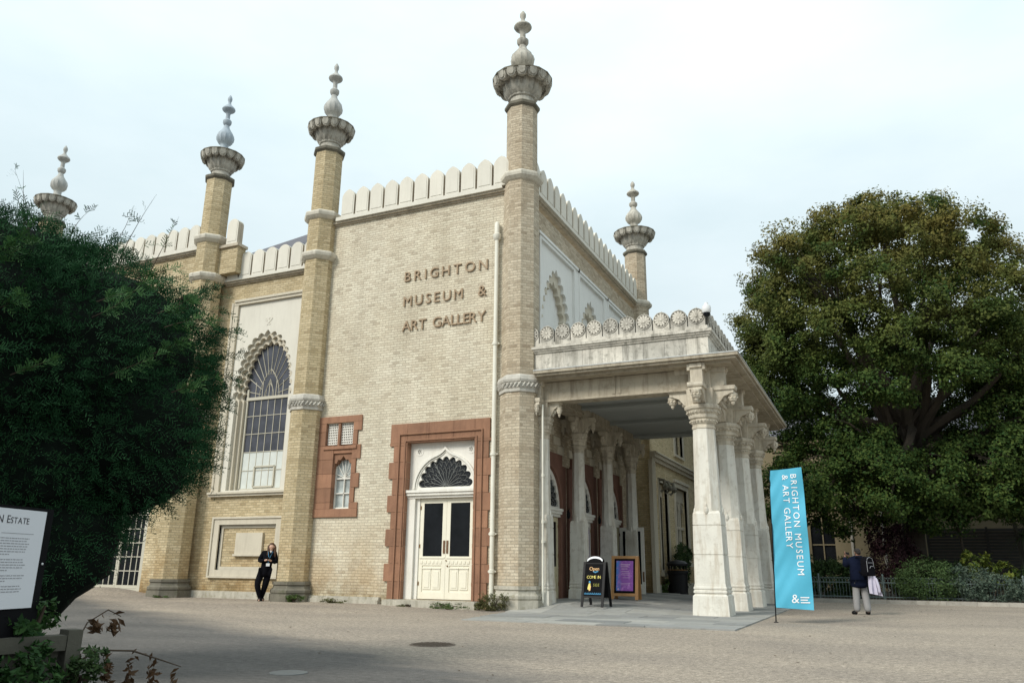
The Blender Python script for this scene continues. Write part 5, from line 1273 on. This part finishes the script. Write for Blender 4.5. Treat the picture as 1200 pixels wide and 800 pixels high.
# ================================================================== chalkboard and poster boards
cb = thing('chalkboard_sign', 'black A-frame chalkboard with coloured chalk saying come in', 'sign', (-6.62, 19.75, gz(-6.62, 19.75)+.02), R_(-4))
def aframe_T(y0, sgn, lean):      # local frame of a leaning board; w points outward
    c, s_ = math.cos(lean), math.sin(lean)
    if sgn > 0: return lambda u, v, w: (u, y0-w*c+v*s_, v*c+w*s_)
    return lambda u, v, w: (-u, y0+w*c-v*s_, v*c+w*s_)
lean = R_(13)
for sgn, y0 in ((1, -.30), (-1, .30)):
    T = aframe_T(y0, sgn, lean)
    arcp = [(.225, 1.13)]+[(.225*math.cos(t*math.pi/12), 1.13+.12*math.sin(t*math.pi/12)) for t in range(1, 12)]+[(-.225, 1.13)]
    bo = MB().prism(T, [(-.28, .22), (.28, .22), (.265, 1.08), (.225, 1.09)]+arcp+[(-.225, 1.09), (-.265, 1.08)], -.015, .0).build('board' if sgn > 0 else 'back_board', 'board_black', cb, local=True)
    for u in (-.27, .27): MB().tbox(T, u-.03, u+.03, 0, 1.10, -.02, .012).build('leg', 'iron', cb, local=True)
    if sgn > 0:
        MB().tbox(T, -.24, .24, .22, .26, .001, .012).tbox(T, -.24, .24, 1.05, 1.07, .001, .008).build('frame_rail', 'iron', cb, local=True)
        hd = MB()
        ro = [(.215*math.cos(t*math.pi/16), 1.125+.115*math.sin(t*math.pi/16)) for t in range(1, 16)]; ri_ = [(.205*math.cos(t*math.pi/16), 1.085+.105*math.sin(t*math.pi/16)) for t in range(1, 16)]
        hd.prism(T, ro+list(reversed(ri_)), .001, .003).build('heading_strip', 'whiteprint', cb, local=True)
        def put(line, u0, u1, v, cap, mat, sp=.6):
            out = text(line, T, u0, u1, v, cap, .001, .004, mat, None, sp)
            for o in out: o.parent = cb
        put('Open', -.13, .13, .89, .085, 'orange_chalk')
        put('COME IN', -.185, .185, .69, .07, 'yellow_chalk')
        put('SEE', .0, .16, .50, .065, 'green_chalk')
        sw_ = MB()
        sw_.tube([T(-.02+.0, .86, .003), T(.04, .84, .003), T(.11, .87, .003)], .016, 5); sw_.build('chalk_mark', 'blue_chalk', cb, local=True)
        MB().ball(T(-.10, .60, .004), (.025, .006, .03), 8, 5).build('chalk_mark', 'blue_chalk', cb, local=True)
        MB().prism(T, [(-.15, .43), (-.10, .40), (-.07, .5), (-.08, .57), (-.12, .57), (-.14, .5)], .001, .004).build('chalk_mark', 'yellow_chalk', cb, local=True)
        MB().prism(T, [(-.105, .38), (-.07, .40), (-.06, .5), (-.09, .5)], .0015, .005).build('chalk_mark', 'orange_chalk', cb, local=True)
        for k in range(9): MB().tube([T(-.22+.05*k, .30, .003), T(-.20+.05*k, .34, .003), T(-.185+.05*k, .30, .003)], .010, 4).build('chalk_mark', 'blue_chalk', cb, local=True)
pb = thing('poster_stand', 'pine-framed poster stand with purple and blue poster beside the chalkboard', 'sign', (-6.95, 23.5, gz(-6.95, 23.5)+.02), R_(5))
m, n, l, b = newmat('purple_poster_print')
tcn = n.new('ShaderNodeTexCoord'); sp_ = n.new('ShaderNodeSeparateXYZ'); l.new(tcn.outputs['Generated'], sp_.inputs[0])
wv_ = math_(n, l, 'ADD', sp_.outputs[0], math_(n, l, 'MULTIPLY', noise(n, l, tcn.outputs['Generated'], 3, 3), .35))
c_ = ramp(n, l, wv_, .22, .5, (.05,.19,.62), (.27,.05,.40)); c_ = mixc(n, l, ramp(n, l, noise(n, l, tcn.outputs['Generated'], 4.5, 4), .5, .7), c_, (.50,.17,.60))
l.new(c_, b.inputs['Base Color']); b.inputs['Roughness'].default_value = .25; M['poster'] = m
for sgn, y0 in ((1, -.28), (-1, .28)):
    T = aframe_T(y0, sgn, R_(11)); mat_ = 'pine'
    MB().tbox(T, -.40, -.31, 0, 1.25, -.02, .02).tbox(T, .31, .40, 0, 1.25, -.02, .02).tbox(T, -.31, .31, 1.17, 1.25, -.018, .018).tbox(T, -.31, .31, .10, .18, -.018, .018).build('frame', mat_, pb, local=True)
    MB().tbox(T, -.31, .31, .18, 1.17, -.012, .004).build('backing', 'board_black', pb, local=True)
    if sgn > 0:
        po = MB().tbox(T, -.25, .25, .25, 1.11, .0045, .008).build('poster', 'poster', pb, local=True)
        pr_ = MB()
        for v, a, b_, h in ((.99, -.12, .16, .022), (.955, -.12, .10, .012), (.93, -.12, .14, .012), (.87, -.10, .08, .018), (.80, -.10, .12, .012), (.75, -.08, .15, .012), (.70, -.10, .13, .012), (.62, -.06, .14, .010), (.46, -.12, .16, .010), (.42, -.12, .14, .010)): pr_.tbox(T, a, b_, v, v+h, .0085, .0095)
        pr_.prism(T, [(-.225, .275), (-.15, .275), (-.19, .34)], .0085, .0095); pr_.build('print_line', pm('pink_print', (.62,.40,.62), .5, .1, 5, 0), po, local=True)
# ================================================================== litter bin
lb = thing('litter_bin', 'black cast litter bin with a thin gold band by the buff brick wall', 'bin', (-7.15, 31.1, gz(-7.15, 31.1)))
MB().lathe(-7.15, 31.1, [(.12,.36),(.20,.38),(.22,.36),(.9,.365),(.92,.40),(1.0,.40),(1.02,.37)], 20).build('body', 'iron', lb, 30)
MB().lathe(-7.15, 31.1, [(1.19,.37),(1.21,.41),(1.27,.41),(1.36,.30),(1.40,.12),(1.42,.02)], 20).build('lid', 'iron', lb, 30)
for k in range(6):
    a = k*math.pi/3; MB().lathe(-7.15+.33*math.cos(a), 31.1+.33*math.sin(a), [(1.0,.03),(1.22,.03)], 6).build('lid_post', 'iron', lb)
MB().lathe(-7.15, 31.1, [(1.035,.372),(1.06,.375)], 20, cap=False).build('gold_band', 'brass', lb)
# ================================================================== security camera
sc = thing('security_camera', 'white dome security camera on a short arm at the portico corner', 'camera', (-3.5, 19.34, 7.3))
MB().tube([(-3.52, 19.40, 7.0), (-3.52, 19.40, 7.42), (-3.44, 19.30, 7.50), (-3.38, 19.24, 7.47)], .022, 6).build('arm', 'cam_white', sc)
MB().lathe(-3.38, 19.22, [(7.27,.085),(7.30,.11),(7.40,.115),(7.46,.10),(7.49,.055),(7.54,.05),(7.55,.01)], 14).build('housing', 'cam_white', sc, 40)
MB().lathe(-3.38, 19.22, [(7.17,.02),(7.185,.06),(7.22,.085),(7.275,.09)], 14).build('dome', 'glass', sc, 40)

# ================================================================== information board and planter in the left foreground
sdv = Vector((-.292, .956, 0)); snv = Vector((.956, .292, 0))          # the board's run and its outward normal
P0 = Vector((-3.25, 2.33, 0))                                          # its right-hand edge
TI = lambda u, v, w: tuple(P0+sdv*u+snv*w+Vector((0, 0, v)))           # u negative: towards the camera
ib = thing('information_board', 'white printed information sheet on a black panel before the yew', 'sign', tuple(P0+sdv*-.16))
MB().tbox(TI, -.42, .05, .40, 1.248, -.04, -.012).build('panel', 'board_black', ib)
MB().tbox(TI, -.40, -.35, -.05, .42, -.05, -.011).tbox(TI, -.03, .02, -.05, .42, -.05, -.011).build('leg', 'iron', ib)
MB().tbox(TI, -.345, 0, .845, 1.235, -.012, -.006).build('sheet', 'paper', ib)
text('N ESTATE', TI, -.272, -.098, 1.178, .030, -.0058, -.005, 'ink', ib, .5, small=.8)
MB().tbox(TI, -.24, -.06, 1.138, 1.140, -.0058, -.0052).build('print_line', 'ink_pale', ib)
yy = 1.118; pr_ = MB(); random.seed(4)
for blk, nl in ((0, 7), (1, 5), (2, 3), (3, 4)):
    for k in range(nl):
        x = -.33; xe = -.075-random.uniform(0, .02)-(.10 if k == nl-1 else 0)
        while x < xe:
            wd = random.uniform(.006, .022); pr_.tbox(TI, x, min(xe, x+wd), yy, yy+.0035, -.0058, -.0052); x += wd+.004
        yy -= .0105
    yy -= .010
pr_.build('print_line', 'ink_pale', ib)
bolt = MB()
bolt.ball(TI(.028, 1.02, -.010), .005, 6, 4); bolt.build('bolt', 'cam_white', ib)

pl = thing('timber_planter', 'weathered timber planter edge below the information board', 'planter', (-3.17, 2.44, 0))
pdv = Vector((.28, .96, 0)).normalized(); pnv = Vector((.96, -.28, 0)); Q0 = Vector((-3.165, 2.44, 0))
TP = lambda u, v, w: tuple(Q0+pdv*u+pnv*w+Vector((0, 0, v)))
MB().tbox(TP, -1.3, -.005, .675, .735, -.05, .03).build('rail', 'wood', pl)
for k in range(4): MB().tbox(TP, -1.3, -.02, .02+.165*k, .178+.165*k, -.03, .0).build('board', 'wood', pl)
MB().tbox(TP, -.003, .055, -.05, .755, -.06, .035).build('post', 'wood', pl)
MB().tbox(TP, -1.3, .0, .0, .62, -.62, -.035).build('soil', 'earth', pl)
def planter_plant(label, pts, mat, n, size, seed, aspect=.45):
    return shrub('planter_plant', label, tuple(pts[0][0][:2])+(max(0, pts[0][0][2]-.3),), pts, mat, n, size, 'plants in the timber planter', 'plant', 7, aspect, .4, seed)
planter_plant('dark glossy-leaved plant growing up in front of the information board', [(tuple(TP(-.12, .80, -.12)), (.16, .14, .11)), (tuple(TP(-.35, .80, -.15)), (.16, .16, .10))], 'leaf_planter', 1100, .035, 51)
planter_plant('bright green leafy plant spilling over the timber planter rail', [(tuple(TP(-.16, .55, .09)), (.13, .13, .16)), (tuple(TP(-.40, .55, .09)), (.16, .15, .2)), (tuple(TP(-.05, .40, .10)), (.12, .12, .14))], 'leaf_planter', 3000, .036, 52)
planter_plant('green creeper trailing round the planter post', [(tuple(TP(.06, .50, .06)), (.09, .09, .18)), (tuple(TP(.10, .62, .03)), (.08, .08, .08)), (tuple(TP(.14, .32, .06)), (.12, .1, .12))], 'leaf_mid', 1300, .028, 53)
ds = thing('seed_head_plant', 'thin arching stem hung with dry brown seed heads at the planter corner', 'plant', (-3.15, 2.5, .3))
st_ = [TP(.0, .60, .03), TP(.12, .67, .05), TP(.26, .66, .07), TP(.40, .61, .08), TP(.48, .58, .09)]
MB().tube(st_, [.005, .004, .004, .003, .002], 5).build('stem', 'twig', ds)
MB().tube([TP(.0, .62, .03), TP(.08, .78, .0), TP(.16, .83, .0), TP(.22, .80, .0)], [.004, .003, .003, .002], 5).build('stem', 'twig', ds)
for (u, v) in ((.16, .66), (.26, .65), (.36, .62), (.46, .58), (.20, .80), (.12, .80)):
    h = .07 if v > .7 else .15; nlf = 34
    c_ = np.array(TP(u, v-h*.55, .07 if v < .7 else .0)); Pp = c_+rng.normal(size=(nlf, 3))*np.array([.012, .012, h*.24])
    V, F = leaves(Pp, .04, .35, nrm=np.tile(np.array([1., -.2, 0]), (nlf, 1)), jit=.8)
    o = bpy.data.objects.new('seed_head', np_mesh('seed_head', V-np.array(ORG[ds.name]), F, 'leaf_brown')); COL.objects.link(o); o.parent = ds

# ================================================================== people
FIT = dict(jacket=1.22, trousers=1.2, hair=1.32, shoe=1.3, sleeve=1.1)
def skin_mesh(name, pts, edges, mat, sub=1, extra=None):
    """grow a surface over a stick figure: pts = (x, y, z, rx[, ry])"""
    ft = FIT.get(name, 1.0); pts = [tuple(p[:3])+tuple(r*ft for r in p[3:]) for p in pts]
    me = bpy.data.meshes.new('t'); me.from_pydata([p[:3] for p in pts], edges, [])
    ob = bpy.data.objects.new('t', me); COL.objects.link(ob)
    md = ob.modifiers.new('s', 'SKIN'); md.use_smooth_shade = True
    if not me.skin_vertices: raise RuntimeError('skin')
    for i, p in enumerate(pts):
        me.skin_vertices[0].data[i].radius = (p[3], p[4] if len(p) > 4 else p[3]); me.skin_vertices[0].data[i].use_root = (i == 0)
    sb = ob.modifiers.new('u', 'SUBSURF'); sb.levels = sub; sb.render_levels = sub
    bpy.context.view_layer.update()
    out = bpy.data.meshes.new_from_object(ob.evaluated_get(bpy.context.evaluated_depsgraph_get())); out.name = name
    bpy.data.objects.remove(ob); bpy.data.meshes.remove(me)
    if extra:
        v = [tuple(q.co) for q in out.vertices]; f = [tuple(p.vertices) for p in out.polygons]; k = len(v)
        m2 = bpy.data.meshes.new(name); m2.from_pydata(v+extra.v, [], f+[tuple(k+i for i in q) for q in extra.f]); bpy.data.meshes.remove(out); out = m2
    out.materials.clear(); out.materials.append(M[mat]); out.shade_smooth(); return out
def add_part(name, me, parent):
    o = bpy.data.objects.new(name, me); COL.objects.link(o); o.parent = parent; return o
def figure(J, mat, face_dir):
    """J: joint dictionary; body as one continuous surface with head, hands and five fingers each"""
    pts = []; E_ = []; ix = {}
    def add(k, p, r, par=None):
        ix[k] = len(pts); pts.append(tuple(p)+(r if isinstance(r, tuple) else (r,)))
        if par is not None: E_.append((ix[par], ix[k]))
    add('pelvis', J['pelvis'], (.125,.10)); add('waist', J['waist'], (.115,.09), 'pelvis'); add('chest', J['chest'], (.135,.10), 'waist'); add('neck', J['neck'], .05, 'chest')
    n_ = Vector(J['neck']); h_ = Vector(J['head']); add('jaw', n_.lerp(h_, .45), .06, 'neck'); add('head', J['head'], (.078,.092), 'jaw'); add('crown', h_+Vector((0, 0, .065)), (.06,.07), 'head')
    for s in 'LR':
        add('sh'+s, J['sh'+s], .062, 'chest'); add('el'+s, J['el'+s], .042, 'sh'+s); add('wr'+s, J['wr'+s], .027, 'el'+s)
        w0 = Vector(J['wr'+s]); d = (w0-Vector(J['el'+s])).normalized(); hd = Vector(J.get('hd'+s, w0+d*.08)); d = (hd-w0).normalized(); add('pa'+s, hd, (.036,.018), 'wr'+s)
        sd = d.cross(Vector((0, 0, 1)) if abs(d.z) < .8 else Vector((1, 0, 0))).normalized(); cu = d.cross(sd)
        for f_ in range(4):
            b0 = hd+sd*(f_-1.5)*.018+d*.02; L = (.065, .078, .072, .055)[f_]
            add('f%d%s' % (f_, s), b0, .009, 'pa'+s); add('g%d%s' % (f_, s), b0+d*L*.55+cu*.01, .008, 'f%d%s' % (f_, s)); add('h%d%s' % (f_, s), b0+d*L*.75+cu*.035, .007, 'g%d%s' % (f_, s))
        t0 = hd-d*.02-sd*.03; add('t0'+s, t0, .011, 'pa'+s); add('t1'+s, t0-sd*.025+d*.03+cu*.01, .009, 't0'+s); add('t2'+s, t0-sd*.02+d*.06+cu*.02, .008, 't1'+s)
        add('hp'+s, J['hp'+s], .09, 'pelvis'); add('kn'+s, J['kn'+s], .058, 'hp'+s); add('an'+s, J['an'+s], .038, 'kn'+s); add('to'+s, J['to'+s], (.04,.03), 'an'+s)
    f = Vector(face_dir).normalized(); r_ = Vector((f.y, -f.x, 0)); ex = MB()
    ex.ball(h_+f*.095-Vector((0,0,.012)), (.012,.016,.02), 6, 5)                                     # nose
    for sg in (-1, 1):
        ex.ball(h_+f*.082+r_*sg*.032+Vector((0,0,.012)), .012, 6, 5); ex.ball(h_+r_*sg*.085-Vector((0,0,.01)), (.012,.018,.03), 6, 5)
    ex.ball(h_+f*.083-Vector((0,0,.05)), (.022,.012,.008), 6, 4)                                     # mouth
    return skin_mesh('person', pts, E_, mat, 1, ex)
# --- woman leaning against the tower
wr_ = thing('person', 'woman in black leaning on the left tower, arms folded, looking down at a phone', 'person', (-16.33, 18.72, .055), R_(41))
J = dict(pelvis=(-.01,.02,.86), waist=(.02,.02,1.04), chest=(.06,.01,1.24), neck=(.10,.0,1.40), head=(.115,-.03,1.515),
    shL=(-.10,.0,1.33), elL=(-.205,-.06,1.10), wrL=(-.03,-.21,1.13), hdL=(.03,-.235,1.15), shR=(.23,.02,1.31), elR=(.275,-.06,1.07), wrR=(.12,-.22,1.12), hdR=(.06,-.25,1.14),
    hpL=(-.10,.02,.82), knL=(-.20,-.07,.46), anL=(-.075,-.02,.07), toL=(-.11,-.16,.03), hpR=(.09,.03,.82), knR=(.03,-.02,.45), anR=(-.05,.08,.08), toR=(.01,-.06,.03))
wb = add_part('body', figure(J, 'skin', (-.1,-1,-.5)), wr_)
g3 = lambda k, r: tuple(J[k])+(r if isinstance(r, tuple) else (r,))
add_part('jacket', skin_mesh('jacket', [g3('waist', (.165,.13)), (-.01,.02,.80,.17,.14), (-.02,.02,.64,.16,.13), g3('chest', (.17,.125)), (.095,.01,1.36,.07,.065), g3('shL', .078), g3('elL', .06), g3('wrL', .042), g3('shR', .078), g3('elR', .06), g3('wrR', .042)],
    [(0,1),(1,2),(0,3),(3,4),(3,5),(5,6),(6,7),(3,8),(8,9),(9,10)], 'black_cloth', 1), wr_)
add_part('trousers', skin_mesh('trousers', [(-.01,.02,.84,.14,.11), g3('hpL', .105), g3('knL', .078), (-.075,-.02,.07,.055), g3('hpR', .105), g3('knR', .078), (-.05,.08,.07,.055)], [(0,1),(1,2),(2,3),(0,4),(4,5),(5,6)], 'black_cloth', 1), wr_)
for s in 'LR': add_part('shoe', skin_mesh('shoe', [g3('an'+s, .05), tuple(Vector(J['an'+s])*.5+Vector(J['to'+s])*.5)+(.05,.04), g3('to'+s, (.048,.035))], [(0,1),(1,2)], 'iron', 1), wr_)
hb = MB().ball((.118, .012, 1.548), (.088, .085, .088), 14, 9).ball((.122, .045, 1.47), (.085, .06, .10), 12, 8)
for x0_, y0_, x1_, y1_, z1_, r_h in ((.045,-.02,.02,-.075,1.20,.034), (.055,.0,.0,-.04,1.24,.036), (.195,-.015,.225,-.07,1.20,.034), (.19,.005,.245,-.035,1.24,.036), (.08,.06,.07,.085,1.20,.045), (.13,.07,.13,.10,1.18,.048), (.17,.055,.19,.08,1.20,.045)):
    hb.tube([(x0_, y0_, 1.575), ((x0_*.9+x1_*.1)+(x0_-.12)*.25, y0_, 1.50), ((x0_+x1_)/2, (y0_+y1_)/2, 1.39), (x1_, y1_, 1.29), (x1_+.01, y1_, z1_)], [r_h*.6, r_h, r_h*1.05, r_h*.9, r_h*.25], 7)
hb.build('hair', 'hair', wr_, 70, local=True)
mb = MB().tube([(.03,-.12,1.38), (.055,-.165,1.22), (.05,-.19,1.05)], .006, 4).tube([(.16,-.12,1.38), (.09,-.165,1.22), (.055,-.19,1.05)], .006, 4); mb.build('lanyard', 'blue_chalk', wr_, local=True)
MB().box(.0, .10, -.265, -.258, .97, 1.05).build('name_card', 'card', wr_, local=True)
MB().prism(lambda u, v, w: (u, -.125-w, v), [(.07,1.40), (.10,1.34), (.13,1.40)], -.02, .004).build('shirt_collar', 'card', wr_, local=True)
ph = tag(MB().box(-.038, .038, -.006, .006, -.075, .075).build('phone', 'iron'), 'small dark phone held in the folded arms of the woman in black', 'phone')
ph.matrix_world = Matrix.Translation((-16.33, 18.72, .055)) @ Matrix.Rotation(R_(41), 4, 'Z') @ Matrix.Translation((.045, -.285, 1.175)) @ Matrix.Rotation(R_(50), 4, 'X')
# --- man photographing the building
mn = thing('person', 'man in navy jacket and grey trousers raising a phone, seen from behind', 'person', (-.60, 22.8, 0), R_(1.5))
J = dict(pelvis=(.0,.0,.83), waist=(.0,.0,1.0), chest=(.005,.01,1.22), neck=(.02,.02,1.39), head=(.045,.04,1.515),
    shL=(-.145,-.10,1.32), elL=(-.285,.03,1.18), wrL=(-.275,.20,1.40), hdL=(-.26,.235,1.47), shR=(.15,.12,1.32), elR=(.02,.34,1.17), wrR=(-.14,.30,1.37), hdR=(-.19,.27,1.43),
    hpL=(-.08,-.05,.80), knL=(-.095,.0,.45), anL=(-.11,-.03,.08), toL=(-.24,.04,.035), hpR=(.09,.05,.80), knR=(.12,.06,.44), anR=(.15,.0,.08), toR=(.13,.16,.035))
add_part('body', figure(J, 'skin_dark', (-.64,.77,.1)), mn)
g3 = lambda k, r: tuple(J[k])+(r if isinstance(r, tuple) else (r,))
add_part('jacket', skin_mesh('jacket', [g3('waist', (.185,.145)), (.0,.0,.84,.185,.165), (.0,.0,.74,.19,.17), (.0,.0,.62,.19,.17), g3('chest', (.185,.14)), (.015,.02,1.37,.075,.07), g3('shL', .088), g3('elL', .066), g3('wrL', .046), g3('shR', .088), g3('elR', .066), g3('wrR', .046)],
    [(0,1),(1,2),(2,3),(0,4),(4,5),(4,6),(6,7),(7,8),(4,9),(9,10),(10,11)], 'navy', 1), mn)
add_part('trousers', skin_mesh('trousers', [(.0,.0,.80,.10,.09), (-.075,-.045,.74,.078), g3('knL', .08), (-.11,-.03,.05,.072), (.085,.045,.74,.078), g3('knR', .08), (.15,.0,.05,.075)], [(0,1),(1,2),(2,3),(0,4),(4,5),(5,6)], 'grey_cloth', 1), mn)
for s in 'LR': add_part('shoe', skin_mesh('shoe', [tuple(Vector(J['an'+s])-Vector((0,0,.02)))+(.055,), tuple(Vector(J['an'+s])*.5+Vector(J['to'+s])*.5-Vector((0,0,.01)))+(.052,.042), g3('to'+s, (.05,.036))], [(0,1),(1,2)], 'iron', 1), mn)
MB().ball((.042, .036, 1.553), (.076, .084, .072), 14, 9).ball((.052, .02, 1.515), (.068, .072, .06), 12, 8).build('hair', 'hair_grey', mn, 70, local=True)
MW = Matrix.Translation((-.60, 22.8, 0)) @ Matrix.Rotation(R_(1.5), 4, 'Z')
ph = tag(MB().box(-.075, .075, -.005, .005, -.038, .038).build('phone', 'iron'), 'dark phone held up in both hands by the man in navy', 'phone'); ph.matrix_world = MW @ Matrix.Translation((-.225, .315, 1.49)) @ Matrix.Rotation(R_(40), 4, 'Z')
bk = thing('backpack', 'black backpack with white piping on the back of the man in navy', 'backpack', tuple(MW @ Vector((.235,-.13,.94))), R_(1.5+58))
MB().prism(lambda u, v, w: (u, -w, v), [(-.15,.0),(.15,.0),(.165,.08),(.155,.36),(.11,.45),(.0,.475),(-.11,.45),(-.155,.36),(-.165,.08)], -.08, .08).build('main_bag', 'black_cloth', bk, 40, local=True)
MB().prism(lambda u, v, w: (u, -w, v), [(-.12,.02),(.12,.02),(.125,.2),(.08,.25),(-.08,.25),(-.125,.2)], .079, .13).build('front_pocket', 'black_cloth', bk, 40, local=True)
pts = [(.14, -.085, .10), (.145, -.085, .34), (.10, -.085, .43), (0, -.085, .455), (-.10, -.085, .43), (-.145, -.085, .34), (-.14, -.085, .10)]
MB().tube(pts, .007, 5).tube([(-.11, -.135, .19), (-.06, -.135, .235), (.06, -.135, .235), (.11, -.135, .19)], .006, 5).tube([(-.10, -.09, .32), (.10, -.09, .32)], .006, 5).build('piping', 'ink_pale', bk, local=True)
for sg in (-1, 1): MB().tube([(sg*.10, .07, .44), (sg*.12, .20, .46), (sg*.13, .33, .38), (sg*.14, .27, .18), (sg*.13, .08, .05)], .018, 6).build('strap', 'black_cloth', bk, local=True)
# pale garment hanging from the pack
jk = thing('draped_jacket', 'pale lilac garment hanging from the side of the backpack', 'jacket', tuple(MW @ Vector((.33,-.16,.50))), R_(20))
mb = MB(); nu, nv = 12, 10
for off in (.012, -.012):
    k0 = len(mb.v)
    for j in range(nv+1):
        for i in range(nu+1):
            u, v = i/nu, j/nv; wd = .13+.07*v; x_ = (u-.5)*wd*2*.72+.06*(v)*1.0; mb.v.append((x_*1.0-.02, .03*math.sin(u*14+v*3)*(.4+v)-off, .44-.42*v-.06*u*v))
    for j in range(nv):
        for i in range(nu):
            q = (k0+j*(nu+1)+i, k0+(j+1)*(nu+1)+i, k0+(j+1)*(nu+1)+i+1, k0+j*(nu+1)+i+1); mb.f.append(q if off > 0 else q[::-1])
mb.build('cloth', 'lilac', jk, 60, local=True)
add_part('sleeve', skin_mesh('sleeve', [(.06,-.03,.40,.03), (.10,-.05,.2,.036), (.12,-.045,.02,.03)], [(0,1),(1,2)], 'lilac', 1), jk)
